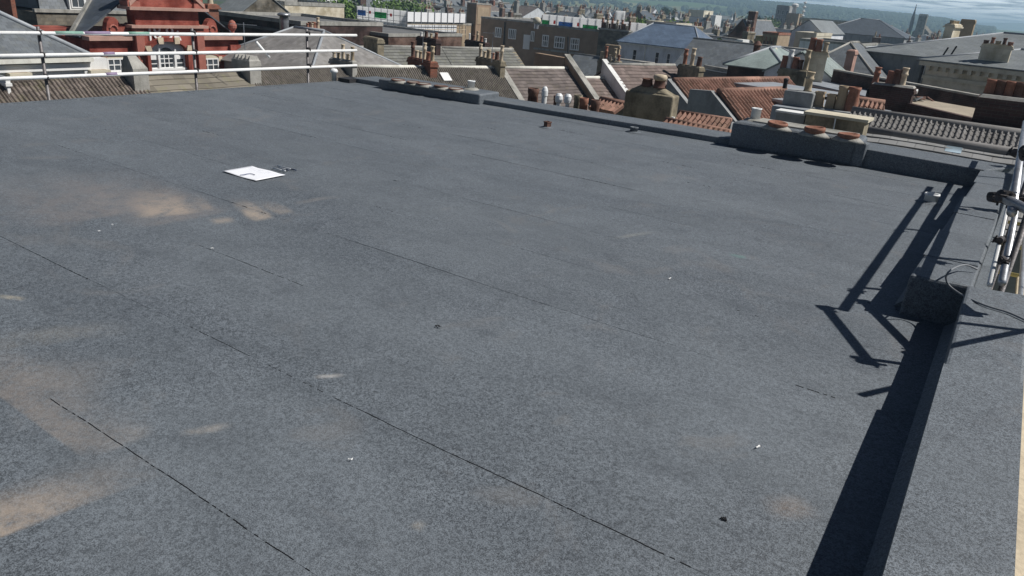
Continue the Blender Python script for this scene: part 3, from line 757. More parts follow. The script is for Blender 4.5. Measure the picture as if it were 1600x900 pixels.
def sheet_mat(name, c, tr=.95):
    """plastic sheeting: sunlight on its back shines through"""
    t = NT(name); n = t.noise(t.coord(), .7, 4); col = t.mix(n, sh(c, .88), c)
    m = t.done(col, .6, .3); tl = t.new('ShaderNodeBsdfTranslucent'); t.link(col, tl.inputs['Color'])
    mx = t.new('ShaderNodeMixShader'); mx.inputs[0].default_value = tr; out = t.n['Material Output']
    t.link(t.b.outputs[0], mx.inputs[1]); t.link(tl.outputs[0], mx.inputs[2]); t.link(mx.outputs[0], out.inputs['Surface'])
    return m
SHEET = sheet_mat('white_sheeting', (.95, .95, .94))
BANNER_G = sheet_mat('green_banner', (.12, .50, .25)); BANNER_B = sheet_mat('blue_banner', (.16, .32, .60)); BANNER_R = sheet_mat('red_banner_mark', (.72, .18, .16))
BANNER_W = sheet_mat('white_print', (.85, .85, .85))
IRON = mat('dark_ironwork', (.03, .03, .032), .6, .2)
POTM = [TERRA, TERRA_DK, BUFF, CREAMPOT]

def tdir(px, P, d):          # how far along d from P until it stands on the sight line of column px
    k = (px - 800) / FPX; A = CR - CF * k
    return -((Vector(P) - CAM).dot(A)) / Vector(d).dot(A)
def xat(px, Y, z): P = Vector((0, Y, z)); return tdir(px, P, (1, 0, 0))
def yat(px, X, z): P = Vector((X, 0, z)); return tdir(px, P, (0, 1, 0))
def fx(px, py, X): p = atx(px, py, X); return p.y, p.z
def fyz(px, py, Y): p = aty(px, py, Y); return p.x, p.z
def poly_x(mb, pts, x0, x1): return mb.slab([(x0, y, z) for y, z in pts], (x1 - x0, 0, 0))
def poly_y(mb, pts, y0, y1): return mb.slab([(x, y0, z) for x, z in pts], (0, y1 - y0, 0))
def arc(cy, cz, ry, rz, a0, a1, n): return [(cy + ry * math.cos(rad(a0 + (a1 - a0) * i / n)), cz + rz * math.sin(rad(a0 + (a1 - a0) * i / n))) for i in range(n + 1)]

def ridge_cap(t, a, b, m, r=.11): return MB().tube(a, b, r, 8).build('ridge_tiles', m, t, True)
def gable(t, x0, x1, y0, y1, ze, zr, axis, wm, rm, kind='flat', w=.3, c=.3, over=.18, base=GZ, rx=None, cap=None, sides=(1, 1), wall=True):
    """walls and a two-slope roof in the thing's own frame; axis = direction of the ridge"""
    mb = MB()
    if axis == 'y':
        rx = (x0 + x1) / 2 if rx is None else rx
        if wall: poly_y(mb, [(x0, base), (x1, base), (x1, ze), (rx, zr - .06), (x0, ze)], y0, y1); mb.build('wall', wm, t)
        s1 = (zr - ze) / (x1 - rx); s0 = (zr - ze) / (rx - x0); v = .12
        if sides[0]: slope('roof_tiles', (x1 + over, y0 - v, ze - over * s1), (x1 + over, y1 + v, ze - over * s1), (rx, y1 + v, zr), (rx, y0 - v, zr), kind, rm, t, w, c)
        if sides[1]: slope('roof_tiles', (x0 - over, y1 + v, ze - over * s0), (x0 - over, y0 - v, ze - over * s0), (rx, y0 - v, zr), (rx, y1 + v, zr), 'flat', rm, t, w, c)
        if cap: ridge_cap(t, (rx, y0 - v, zr + .05), (rx, y1 + v, zr + .05), cap)
    else:
        ry = (y0 + y1) / 2 if rx is None else rx
        if wall: poly_x(mb, [(y0, base), (y1, base), (y1, ze), (ry, zr - .06), (y0, ze)], x0, x1); mb.build('wall', wm, t)
        s0 = (zr - ze) / (ry - y0); s1 = (zr - ze) / (y1 - ry); v = .12
        if sides[0]: slope('roof_tiles', (x0 - v, y0 - over, ze - over * s0), (x1 + v, y0 - over, ze - over * s0), (x1 + v, ry, zr), (x0 - v, ry, zr), kind, rm, t, w, c)
        if sides[1]: slope('roof_tiles', (x1 + v, y1 + over, ze - over * s1), (x0 - v, y1 + over, ze - over * s1), (x0 - v, ry, zr), (x1 + v, ry, zr), 'flat', rm, t, w, c)
        if cap: ridge_cap(t, (x0 - v, ry, zr + .05), (x1 + v, ry, zr + .05), cap)
def hip(t, x0, x1, y0, y1, ze, zr, wm, rm, w=.3, c=.25, over=.25, base=GZ, run=None, cap=None, wall=True):
    if wall: MB().box(x0, x1, y0, y1, base, ze).build('wall', wm, t)
    X0, X1, Y0, Y1 = x0 - over, x1 + over, y0 - over, y1 + over
    if X1 - X0 >= Y1 - Y0:
        h_ = run or (Y1 - Y0) / 2; a, b = (X0 + h_, (Y0 + Y1) / 2, zr), (X1 - h_, (Y0 + Y1) / 2, zr)
        q = [((X0, Y0, ze), (X1, Y0, ze), b, a), ((X1, Y1, ze), (X0, Y1, ze), a, b), ((X1, Y0, ze), (X1, Y1, ze), b, b), ((X0, Y1, ze), (X0, Y0, ze), a, a)]
    else:
        h_ = run or (X1 - X0) / 2; a, b = ((X0 + X1) / 2, Y0 + h_, zr), ((X0 + X1) / 2, Y1 - h_, zr)
        q = [((X1, Y0, ze), (X1, Y1, ze), b, a), ((X0, Y1, ze), (X0, Y0, ze), a, b), ((X0, Y0, ze), (X1, Y0, ze), a, a), ((X1, Y1, ze), (X0, Y1, ze), b, b)]
    for s in q: slope('roof_slope', *s, 'flat', rm, t, w, c)
    if cap:
        ridge_cap(t, (a[0], a[1], a[2] + .07), (b[0], b[1], b[2] + .07), cap, .1)
        for e, f in (((X0, Y0, ze), a), ((X1, Y0, ze), b if X1 - X0 >= Y1 - Y0 else a), ((X1, Y1, ze), b), ((X0, Y1, ze), a if X1 - X0 >= Y1 - Y0 else b)):
            ridge_cap(t, (e[0], e[1], e[2] + .07), (f[0], f[1], f[2] + .07), cap, .08)
def flat(t, x0, x1, y0, y1, z, wm, rm, par=.35, base=GZ, copm=None, pw=.25):
    MB().box(x0, x1, y0, y1, base, z).build('wall', wm, t)
    MB().box(x0 + pw + .003, x1 - pw - .003, y0 + pw + .003, y1 - pw - .003, z + .003, z + .05).build('roof_sheet', rm, t)
    cm = copm or CONC
    for q in ((x0 - .05, x1 + .05, y0 - .05, y0 + pw), (x0 - .05, x1 + .05, y1 - pw, y1 + .05), (x0 - .05, x0 + pw, y0 + pw + .002, y1 - pw - .002), (x1 - pw, x1 + .05, y0 + pw + .002, y1 - pw - .002)):
        MB().box(*q, z + .002, z + par).build('parapet', cm, t)

def cstack(t, pxL, pxM, pxR, pyT, pyB, P0, m, kinds=(), potm=POTM, scale=1.0, capm=None, down=.8, n=12, name='chimney_stack', oversail=.05):
    """stack in the thing's frame: its shaded face runs pxL..pxM, its sunlit face pxM..pxR; P0 = world point under the near corner"""
    R_ = Matrix.Rotation(t.rotation_euler.z, 3, 'Z'); ex, ey = R_ @ Vector((1, 0, 0)), R_ @ Vector((0, 1, 0))
    # height of the near vertical edge from the sight line of its top
    d = ray(pxM, pyT); hor = math.hypot(P0.x - CAM.x, P0.y - CAM.y) / math.hypot(d.x, d.y); zt = CAM.z + d.z * hor
    Q = Vector((P0.x, P0.y, zt)); lx = tdir(pxL, Q, -ex); ly = tdir(pxR, Q, ey)
    q = R_.transposed() @ (Q - t.location)
    o = stack(t, q.x - lx, q.x, q.y, q.y + ly, P0.z - t.location.z - down, q.z, m, capm, kinds, potm, name, oversail, n, scale)
    return o, (q.x - lx, q.x, q.y, q.y + ly, q.z)

def panes_y(t, wins, Y, z0, z1, nx=2, nz=2, fm=WHITE_P, sill=None):
    for a0, a1 in wins: window(t, 'y', a0, a1, z0, z1, Y, nx, nz, fm, GLASS, sill=sill)
def panes_x(t, wins, X, z0, z1, nx=2, nz=2, fm=WHITE_P, sill=None):
    for a0, a1 in wins: window(t, 'x', a0, a1, z0, z1, X, nx, nz, fm, GLASS, sill=sill)

# ------------------------------------------------------------------ near terrace behind the left edge: ridge along Y at x = -16
RX, RZ, PITCH = -16.0, -2.0, .70
PLN = Vector((PITCH, 0, 1)).normalized(); PLP = (RX, 0, RZ)
def row_house(y0, y1, label, rm, kind, w, c, x=RX, z=RZ, cap=TILE_BROWN):
    t = thing('terraced_house', label, 'house', group='terrace behind the left roof edge')
    gable(t, x - 4.2, x + 4.6, y0 + .02, y1 - .02, z - 3.22, z, 'y', GREY_R, rm, kind, w, c, .2, rx=x, cap=cap)
    return t
h0 = row_house(-5.2, -.25, 'terraced house at the far left with a white rendered stack on its tiles', TILE_BROWN, 'roman', .15, .26)
ha = row_house(-.25, 4.45, 'terraced house with dark brown ribbed tiles below the slate roofs at left', TILE_BROWN, 'roman', .15, .26)
hb = row_house(4.45, 9.35, 'terraced house with mossy flat tiles in front of the red gabled building', TILE_MOSSY, 'plain', .5, .3)
hc = row_house(9.35, 15.0, 'terraced house with finely corded tan tiles below the white scaffold rails', TILE_CORD, 'roman', .12, .22)
p = atp(14, 152, PLP, PLN); cstack(h0, -12, 5, 14, 124, 150, p, WHITE_R, (), down=1.2)
p = atp(212, 147, PLP, PLN); s1_, q = cstack(ha, 189, 210, 231, 108, 145, p, CONC, (), down=1.2, oversail=.0)
MB().hexa([(q[0], q[2], q[4]), (q[1], q[2], q[4]), (q[1], q[3], q[4]), (q[0], q[3], q[4]), (q[0] + .1, q[2] + .1, q[4] + .42), (q[1] - .45, q[2] + .1, q[4] + .42), (q[1] - .45, q[3] - .15, q[4] + .42), (q[0] + .1, q[3] - .15, q[4] + .42)]).build('stack_hood', CONC, s1_)
MB().box(q[1] + .002, q[1] + .25, q[2] - .1, q[3] + .1, q[4] - 2.6, q[4] - 1.25).build('stack_shoulder', CONC, s1_)
p = atp(392, 136, PLP, PLN); s2_, q = cstack(hb, 362, 391, 407, 96, 134, p, CONC, (), down=1.2, oversail=.02)
for i in range(5):
    f = q[0] + (q[1] - q[0]) * i / 5; g_ = (q[1] - q[0]) / 5
    MB().hexa([(f + .04, q[2], q[4]), (f + g_ - .04, q[2], q[4]), (f + g_ - .04, q[3], q[4]), (f + .04, q[3], q[4]), (f + .1, q[2] + .1, q[4] + .2), (f + g_ - .08, q[2] + .1, q[4] + .2), (f + g_ - .08, q[3] - .1, q[4] + .2), (f + .1, q[3] - .1, q[4] + .2)]).build('flue_cap', CONC, s2_)
MB().box(q[1] + .002, q[1] + .2, q[2] - .08, q[3] + .08, q[4] - 2.4, q[4] - 1.5).build('stack_shoulder', CONC, s2_)
p = atp(551, 128, PLP, PLN); cstack(hc, 515, 546, 558, 97, 126, p, CONC, ('roll', 'roll', 'tall', 'roll', 'tall'), [CREAMPOT, BUFF, CREAMPOT], .85)

# the row turns 20 degrees behind the far upstand
TY = rad(-20); BO = Vector((-15.8, 15.1, 0))
ex2, ey2 = Vector((math.cos(TY), math.sin(TY), 0)), Vector((-math.sin(TY), math.cos(TY), 0))
PN2 = (ex2 * PITCH + Vector((0, 0, 1))).normalized(); PP2 = BO + Vector((0, 0, RZ))
def bend_house(y0, y1, label, rm, kind, w, c, z=RZ, x=0.0, cap=None, half=4.5, wm=GREY_R):
    t = thing('terraced_house', label, 'house', BO, TY, 'terrace behind the far upstand')
    gable(t, x - 4.2, x + half, y0 + .02, y1 - .02, z - half * PITCH, z, 'y', wm, rm, kind, w, c, .2, rx=x, cap=cap)
    return t
hd = bend_house(.3, 4.9, 'terraced house with corded tan tiles and the red six-pot chimney', TILE_CORD, 'roman', .12, .22, cap=GUTTER)
he = bend_house(4.9, 9.3, 'terraced house with corded tan tiles between the red chimney and a coped party wall', TILE_CORD, 'roman', .12, .22, cap=GUTTER)
hf = bend_house(9.3, 14.1, 'terraced house with dark brown tiles right of the coped party wall', TILE_DKBR, 'plain', .3, .26, cap=GUTTER)
hg = bend_house(14.5, 17.1, 'narrow low house with brown tiles between two gable walls', TILE_REDBR, 'plain', .3, .3, z=-2.55, cap=GUTTER)
hh = bend_house(17.5, 23.4, 'house with red-brown tiles and a bright white sloping verge', TILE_REDBR, 'plain', .3, .3, z=-1.75, cap=CONC, wm=PALE_R)
for t_, y_, m_, zz, w_ in ((he, 9.3, STACKST, RZ, .3), (hf, 14.3, STACKST, RZ + .5, .34), (hh, 17.35, PALE_R, -1.75, .3)):
    MB().slab([(-.3, y_ - w_ / 2, zz + .25), (4.7, y_ - w_ / 2, zz + .25 - 5.0 * PITCH), (4.7, y_ - w_ / 2, zz - 5.6), (-.3, y_ - w_ / 2, zz - 3)], (0, w_, 0)).build('party_wall', m_ if t_ is not hf else BROWN_R, t_)
    MB().slab([(-.3, y_ - w_ / 2 - .04, zz + .255), (4.75, y_ - w_ / 2 - .04, zz + .255 - 5.05 * PITCH), (4.75, y_ - w_ / 2 - .04, zz + .345 - 5.05 * PITCH), (-.3, y_ - w_ / 2 - .04, zz + .345)], (0, w_ + .08, 0)).build('coping', WHITE_R if t_ is hh else CONC, t_)
MB().box(-3.2, -.3, 14.1, 14.5, RZ - 4, RZ + .62).build('party_wall', BROWN_R, hf)
p = atp(672, 126, PP2, PN2); cstack(hd, 637, 671, 684, 98, 124, p, BR_REDCH, ('tall', 'roll', 'roll', 'tall', 'taper', 'tall'), [TERRA_DK, CREAMPOT, BUFF, CREAMPOT, TERRA, BUFF], 1.0)
p = atp(781, 124, PP2, PN2); cstack(he, 744, 780, 790, 97, 122, p, STACKST, ('tall', 'roll', 'taper', 'roll', 'taper', 'tall'), [CREAMPOT, CREAMPOT, BUFF, TERRA, TERRA_DK], .95)
p = at(1090, 124, 50); cstack(hh, 1060, 1090, 1101, 106, 122, p, STACKST, ('tall', 'tall', 'taper'), [TERRA, CREAMPOT, TERRA_DK], 1.3, down=3)
p = atp(776, 124, PP2, PN2); q = BO
rw = MB().box(-.02, .02, -.3, .3, 0, .04)
for (px_, py_, t_) in ((695, 124, hd),):
    P_ = atp(px_, py_, PP2, PN2); L_ = Matrix.Rotation(-TY, 3, 'Z') @ (P_ - BO)
    o = MB().box(-.3, .3, -.25, .25, .12, .2).build('rooflight', WHITE_P, t_); o.location = L_; o.rotation_euler = (0, math.atan(PITCH), 0)

for t_, px_, py_, r_ in ((hd, 660, 98, 36), (he, 768, 97, 40), (hb, 384, 96, 33)):
    q_ = Matrix.Rotation(-t_.rotation_euler.z, 3, 'Z') @ (at(px_, py_, r_) - t_.location); aerial(t_, q_, 1.5, .8)
# second row: paler slates climbing behind
BX = -10.5; BP = BO + ex2 * BX
def back_house(pa, pb, py, label, rm):
    """stands between picture columns pa and pb, ridge at row py of the column midway"""
    q = atp((pa + pb) / 2, py, BP, ex2); z = q.z; L0 = BP + Vector((0, 0, z)); y0, y1 = tdir(pa, L0, ey2), tdir(pb, L0, ey2)
    t = thing('terraced_house', label, 'house', BO, TY, 'second terrace behind')
    gable(t, BX - 4.5, BX + 4.5, y0 + .02, y1 - .02, z - 3.0, z, 'y', GREY_R, rm, 'plain', .4, .3, .2, rx=BX, cap=CONC); return t
b0 = back_house(506, 590, 75, 'rear house with purplish brown slates left of the stubby dark stack', TILE_DKBR)
SLATE_MOSS = tile_mat('mossy_slate', (.17, .17, .155), .2, (.2, .2, .14), .5, .7, .5)
b1 = back_house(592, 690, 75, 'rear house with mossy grey slates behind the red chimney', SLATE_MOSS)
b2 = back_house(691, 800, 77, 'rear house with grey slates behind the sooty six-pot chimney', SLATE_MOSS)
for t_, a in ((b1, (651, 681, 689, 63, 84, 52, ('roll', 'taper', 'roll', 'taper'))), (b2, (727, 757, 765, 68, 88, 58, ('flue', 'taper', 'tall', 'taper', 'roll')))):
    p = at(a[1], a[4], a[5]); cstack(t_, *a[:5], p, BR_DARK, a[6], [WHITE_R, TERRA_DK, BUFF, TERRA], .9, down=2.2)
p = at(590, 85, 48); cstack(b1, 568, 590, 600, 62, 86, p, STACKST, (), down=3)
for pa, pb, t_ in ((592, 606, b1), (690, 702, b2), (800, 812, b2)):
    q = atp(pa, 76, BP, ex2); yy = tdir(pa, BP + Vector((0, 0, q.z)), ey2); z = q.z
    MB().slab([(BX - .2, yy - .15, z + .12), (BX + 4.6, yy - .15, z + .12 - 4.8 * .667), (BX + 4.6, yy - .15, z - 4.2), (BX - .2, yy - .15, z - 1)], (0, .3, 0)).build('party_wall', STACKST, t_)

# ------------------------------------------------------------------ the red gabled building dated 1896
XR = -28.0
rb = thing('red_gabled_building', 'ornate red brick building with a pedimented gable and white date figures', 'building')
yL, zc = fx(138, 63, XR); yR = yat(372, XR, zc); yc0, zmain = fx(202, 33, XR); yc1 = yat(309, XR, zmain); zw2 = zc
MB().box(XR - 9, XR, yL, yR, GZ, zc).build('wall', RED, rb)
MB().box(XR - .5, XR + .35, yc0, yc1, GZ + .01, zmain - .3).build('gable_bay', RED, rb)
zp = zmain + (yc1 - yc0) * .45
mb = MB(); poly_x(mb, [(yc0 + .1, zmain + .75), (yc1 - .1, zmain + .75), ((yc0 + yc1) / 2, zmain + .75 + (yc1 - yc0) * .42)], XR - .5, XR + .3); mb.build('pediment', RED, rb)
MB().box(XR - .45, XR + .32, yc0 + .15, yc1 - .15, zmain - .298, zmain + .6).build('frieze', RED, rb)
for (z0, z1, e, d, m_) in ((zmain - .30, zmain - .16, .25, .62, PINKST), (zmain + .60, zmain + .75, .3, .7, PINKST)):
    MB().box(XR - .5, XR + d, yc0 - e, yc1 + e, z0, z1).build('cornice', m_, rb)
mid = (yc0 + yc1) / 2; hp = (yc1 - yc0) * .42
for s in (-1, 1):
    mb = MB(); a0 = (mid + s * (yc1 - yc0) / 2 * 1.08, zmain + .76); a1 = (mid, zmain + .8 + hp * 1.05)
    poly_x(mb, [a0, a1, (a1[0], a1[1] + .22), (a0[0], a0[1] + .22)], XR - .5, XR + .5); mb.build('raking_cornice', PINKST, rb)
    ye = yc0 if s < 0 else yc1
    mb = MB(); yy = ye - s * .1
    mb.box(XR - .3, XR + .45, yy - .34, yy + .34, zmain + .752, zmain + 1.0).box(XR - .2, XR + .36, yy - .26, yy + .26, zmain + 1.0, zmain + 1.45).box(XR - .3, XR + .45, yy - .36, yy + .36, zmain + 1.45, zmain + 1.58)
    mb.lathe([(.12, 0), (.3, .25), (.32, .45), (.2, .7), (.05, .95)], (XR + .08, yy, zmain + 1.58), 12); mb.build('finial', REDST, rb)
    MB().box(XR + .352, XR + .5, (yc0 if s < 0 else yc1 - .45), (yc0 + .45 if s < 0 else yc1), GZ + .02, zmain - .302).build('pilaster', REDST, rb)
    # scrolled shoulder over each wing
    w0 = yc0 - .02 if s < 0 else yc1 + .02; wd = (yc0 - fx(168, 60, XR)[0]) if s < 0 else (fx(340, 66, XR)[0] - yc1); hh_ = 1.15
    pts = [(w0, zc + .2), (w0, zc + hh_ * .75)]
    pts += [(w0 + s * wd * f, zc + hh_ * g) for f, g in ((.15, .66), (.3, .62), (.42, .7), (.5, .86), (.6, .97), (.72, 1.0), (.85, .93), (.95, .75), (1.0, .5), (1.0, .2))]
    mb = MB(); poly_x(mb, pts, XR - .35, XR + .05); mb.build('scroll_gable', RED, rb)
    yy = w0 + s * wd * .72; mb = MB(); ring = [(XR + .08, yy + .2 * math.cos(a_ * .7), zc + .55 + .2 * math.sin(a_ * .7)) for a_ in range(8)]; mb.path(ring, .05, 6).build('scroll_volute', REDST, rb)
for (a_, b_, z_) in ((yL - .1, yc0 - .02, zc), (yc1 + .02, yR + .1, zc)):
    MB().box(XR - .4, XR + .3, a_, b_, z_ + .002, z_ + .2).build('cornice', PINKST, rb)
    MB().box(XR + .003, XR + .1, a_ + .1, b_, z_ - .75, z_ - .62).build('string_course', REDST, rb)
# arched centre window
wy0, wz0 = fx(231, 110, XR + .35); wy1 = yat(289, XR + .35, wz0); wc = (wy0 + wy1) / 2; wr = (wy1 - wy0) / 2; zs = fx(260, 81, XR + .35)[1]; X_ = XR + .353
ra = MB(); A1, A2 = arc(wc, zs, wr * 1.16, wr * .70, 0, 180, 18), arc(wc, zs, wr * 1.0, wr * .52, 0, 180, 18)
for i in range(18): poly_x(ra, [A2[i], A1[i], A1[i + 1], A2[i + 1]], X_, X_ + .42)
for s in (-1, 1): ra.box(X_, X_ + .42, min(wc + s * wr, wc + s * wr * 1.16), max(wc + s * wr, wc + s * wr * 1.16), wz0 - .1, zs)
ra.build('arch_ring', RED, rb)
aw = MB(); poly_x(aw, arc(wc, zs, wr, wr * .52, 0, 180, 20) + [(wc - wr, wz0), (wc + wr, wz0)], X_ + .061, X_ + .075); aw = aw.build('arched_window', WHITE_P, rb)
X2 = X_ + .08
def grid_pane(y0, y1, z0, z1, nx, nz):
    for i in range(nx):
        for j in range(nz):
            a = y0 + (y1 - y0) * i / nx; b = y0 + (y1 - y0) * (i + 1) / nx; c_ = z0 + (z1 - z0) * j / nz; d = z0 + (z1 - z0) * (j + 1) / nz
            MB().box(X2 - .004, X2 + .006, a + .03, b - .03, c_ + .03, d - .03).build('pane', GLASS, aw)
hw = zs - wz0
grid_pane(wc - wr * .92, wc - wr * .5, wz0 + .12, wz0 + hw * .62, 1, 2); grid_pane(wc + wr * .5, wc + wr * .92, wz0 + .12, wz0 + hw * .62, 1, 2)
grid_pane(wc - wr * .36, wc + wr * .36, wz0 + .12, wz0 + hw * .9, 3, 3)
mb = MB(); poly_x(mb, arc(wc, wz0 + hw * .92, wr * .36, wr * .28, 8, 172, 10), X2 - .004, X2 + .006); mb.build('pane', GLASS, aw)
for s in (-1, 1): MB().box(X2 - .003, X2 + .1, wc + s * wr * .43 - .06, wc + s * wr * .43 + .06, wz0, zs + .2).build('mullion', WHITE_P, aw)
MB().box(X2, X2 + .12, wc - wr, wc + wr, wz0 - .02, wz0 + .1).build('sill', WHITE_P, aw)
for a_ in (20, 68, 112, 160):
    MB().hexa([(X_ + .43, wc + wr * 1.12 * math.cos(rad(a_)) - .14, zs + wr * .56 * math.sin(rad(a_)) - .12), (X_ + .5, wc + wr * 1.12 * math.cos(rad(a_)) - .14, zs + wr * .56 * math.sin(rad(a_)) - .12), (X_ + .5, wc + wr * 1.12 * math.cos(rad(a_)) + .14, zs + wr * .56 * math.sin(rad(a_)) - .12), (X_ + .43, wc + wr * 1.12 * math.cos(rad(a_)) + .14, zs + wr * .56 * math.sin(rad(a_)) - .12),
        (X_ + .43, wc + wr * 1.2 * math.cos(rad(a_)) - .17, zs + wr * .66 * math.sin(rad(a_)) + .12), (X_ + .5, wc + wr * 1.2 * math.cos(rad(a_)) - .17, zs + wr * .66 * math.sin(rad(a_)) + .12), (X_ + .5, wc + wr * 1.2 * math.cos(rad(a_)) + .17, zs + wr * .66 * math.sin(rad(a_)) + .12), (X_ + .43, wc + wr * 1.2 * math.cos(rad(a_)) + .17, zs + wr * .66 * math.sin(rad(a_)) + .12)]).build('voussoir', CREAMPOT, rb)
def wing_window(pxa, pxb, pyt, pyb):
    y0, z0 = fx(pxa, pyb, XR); y1 = yat(pxb, XR, z0); z1 = fx((pxa + pxb) / 2, pyt, XR)[1]
    o = window(rb, 'x', y0, y1, z0, z1, XR, 3, 2, WHITE_P, GLASS, .07, .05, WHITE_P)
    mb = MB(); c_ = (y0 + y1) / 2; r_ = (y1 - y0) / 2
    poly_x(mb, arc(c_, z1 + .004, r_, r_ * .38, 0, 180, 12), XR + .003, XR + .03); mb.build('fanlight_panel', CREAM, o)
    mb = MB(); poly_x(mb, arc(c_, z1 + .004, r_ * 1.25, r_ * .62, 0, 180, 12) + arc(c_, z1 + .004, r_ * 1.02, r_ * .4, 180, 0, 12), XR + .002, XR + .06); mb.build('arch_ring', REDST, rb)
    for y_ in (y0 - .25, y1 + .02): MB().box(XR + .004, XR + .07, y_, y_ + .23, z1 - .18, z1 + .1).build('impost', CREAMPOT, rb)
wing_window(169, 199, 91, 112); wing_window(316, 342, 91, 112)
# the date
def date_figures(txt, pos, parent):
    for ch, (px_, py_) in zip(txt, pos):
        cu = bpy.data.curves.new('date_figure', 'FONT'); cu.body = ch; cu.size = 1.0; cu.extrude = .03; cu.align_x = 'CENTER'; cu.align_y = 'CENTER'
        o = bpy.data.objects.new('tmp', cu); COL.objects.link(o)
        me = bpy.data.meshes.new_from_object(o.evaluated_get(bpy.context.evaluated_depsgraph_get())); bpy.data.objects.remove(o)
        y_, z_ = fx(px_, py_, XR + .39)
        me.materials.clear(); me.materials.append(WHITE_P)
        f = link('date_figure', me, parent); f.location = (XR + .39, y_, z_); f.rotation_euler = (rad(90), 0, rad(90))
date_figures('1896', ((234.5, 55), (245.5, 51.5), (265.5, 53), (277, 59)), rb)
# roof behind the gable, and the brick stack
xv0 = max(XR - 9, aty(112, 44, yL - .2).x); xv1 = xat(172, mid, zmain + 2.4)
slope('roof_slope', (xv0, yL - .2, zc + .1), (XR - .4, yL - .2, zc + .1), (XR - .4, mid, zmain + 2.4), (xv1, mid, zmain + 2.4), 'flat', SLATE_DK, rb, .5, .33)
MB().slab([(xv0 - .25, yL - .25, zc + .12), (xv0 + .05, yL - .25, zc + .12), (xv1 + .05, mid, zmain + 2.42), (xv1 - .25, mid, zmain + 2.42)], (0, 0, .2)).build('verge_coping', CONC, rb)
slope('roof_slope', (XR - .4, yR + .2, zc + .1), (XR - 9, yR + .2, zc + .1), (XR - 9, mid, zmain + 2.4), (XR - .4, mid, zmain + 2.4), 'flat', SLATE_DK, rb, .3, .25)
P_ = at(329, 62, 50); cstack(rb, 317, 329, 341, 8, 62, P_, BR_REDCH, ('taper',), [CREAMPOT], 1.2, down=3, oversail=.12)
y_, z_ = fx(357, 75, XR); MB().box(XR - .5, XR + .2, yR - .7, yR + .02, GZ + .03, zc - .3).build('end_pier', RED, rb)
mb = MB(); mb.box(XR - .5, XR + .3, yR - .8, yR + .1, zc + .202, zc + .3).lathe([(.08, 0), (.1, .15), (.24, .35), (.26, .5), (.16, .72), (.03, .8)], (XR, yR - .35, zc + .3), 12).build('ball_finial', REDST, rb)

# ------------------------------------------------------------------ slate house and white building at the far left
XC = -27.0
t = thing('slate_roofed_house', 'house with a broad grey slate hip and white pilastered upper storey at far left', 'house')
y1_, ze_ = fx(126, 88, XC); y0_ = y1_ - 14
MB().box(XC - 8, XC, y0_, y1_, GZ, ze_ - .05).build('wall', WHITE_R, t)
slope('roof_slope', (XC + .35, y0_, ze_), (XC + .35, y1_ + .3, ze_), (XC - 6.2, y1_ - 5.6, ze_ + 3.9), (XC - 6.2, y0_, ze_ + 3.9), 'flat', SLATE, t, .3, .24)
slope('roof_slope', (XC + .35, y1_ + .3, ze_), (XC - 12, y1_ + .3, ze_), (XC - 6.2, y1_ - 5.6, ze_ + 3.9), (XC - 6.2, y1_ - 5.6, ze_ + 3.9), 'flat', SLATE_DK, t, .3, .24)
ridge_cap(t, (XC + .35, y1_ + .3, ze_ + .1), (XC - 6.2, y1_ - 5.6, ze_ + 4.0), LEAD, .12)
MB().box(XC + .1, XC + .42, y0_, y1_ + .4, ze_ - .22, ze_ - .02).build('gutter', GUTTER, t)
MB().box(XC + .003, XC + .2, y0_, y1_ + .3, ze_ - .62, ze_ - .3).build('cornice', WHITE_P, t)
for a, b in ((16, 40), (141, 163), (-60, -36)):
    ya = yat(a, XC, ze_ - 1); yb = yat(b, XC, ze_ - 1)
    MB().box(XC + .002, XC + .3, ya, yb, ze_ - 6, ze_ - .63).build('pilaster', TAN_R, t); MB().box(XC + .004, XC + .42, ya - .15, yb + .15, ze_ - .95, ze_ - .64).build('capital', CREAM, t)
for a, b in ((45, 78), (82, 138)): panes_x(t, [(yat(a, XC, ze_ - 2), yat(b, XC, ze_ - 2))], XC, ze_ - 3.4, ze_ - 1.45, 3, 2)
MB().box(XC - .5, XC + .15, y1_ + .02, yat(165, XC, ze_ - 1) + .1, GZ, ze_ - .1).build('wall', WHITE_R, t)
P_ = at(20, 22, 52); cstack(t, -20, 2, 20, -20, 24, P_, BR_REDCH, (), down=3)
t = thing('mansard_house', 'rubble stone house with a slate mansard and white dormer window', 'house')
XD = -40.0; y0_, zt_ = fx(56, 19, XD); y1_ = yat(128, XD, zt_)
MB().box(XD - 8, XD, y0_, y1_ + 4, GZ, zt_).build('wall', STONE, t); MB().box(XD - .2, XD + .1, y0_ - .1, y1_ + 4, zt_ + .002, zt_ + .2).build('coping', CONC, t)
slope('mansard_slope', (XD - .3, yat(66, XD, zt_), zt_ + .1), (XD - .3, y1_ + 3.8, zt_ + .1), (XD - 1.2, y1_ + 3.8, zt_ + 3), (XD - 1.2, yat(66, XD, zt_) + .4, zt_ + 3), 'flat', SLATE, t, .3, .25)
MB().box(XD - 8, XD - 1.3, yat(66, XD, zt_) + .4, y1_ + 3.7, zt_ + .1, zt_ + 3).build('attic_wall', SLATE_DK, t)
ya, yb = yat(108, XD, zt_ + 1), yat(135, XD, zt_ + 1)
MB().box(XD - 1.2, XD - .1, ya, yb, zt_ + .2, zt_ + 2.2).build('dormer', WHITE_P, t); panes_x(t, [(ya + .1, yb - .1)], XD - .1, zt_ + .3, zt_ + 2.1, 2, 2)

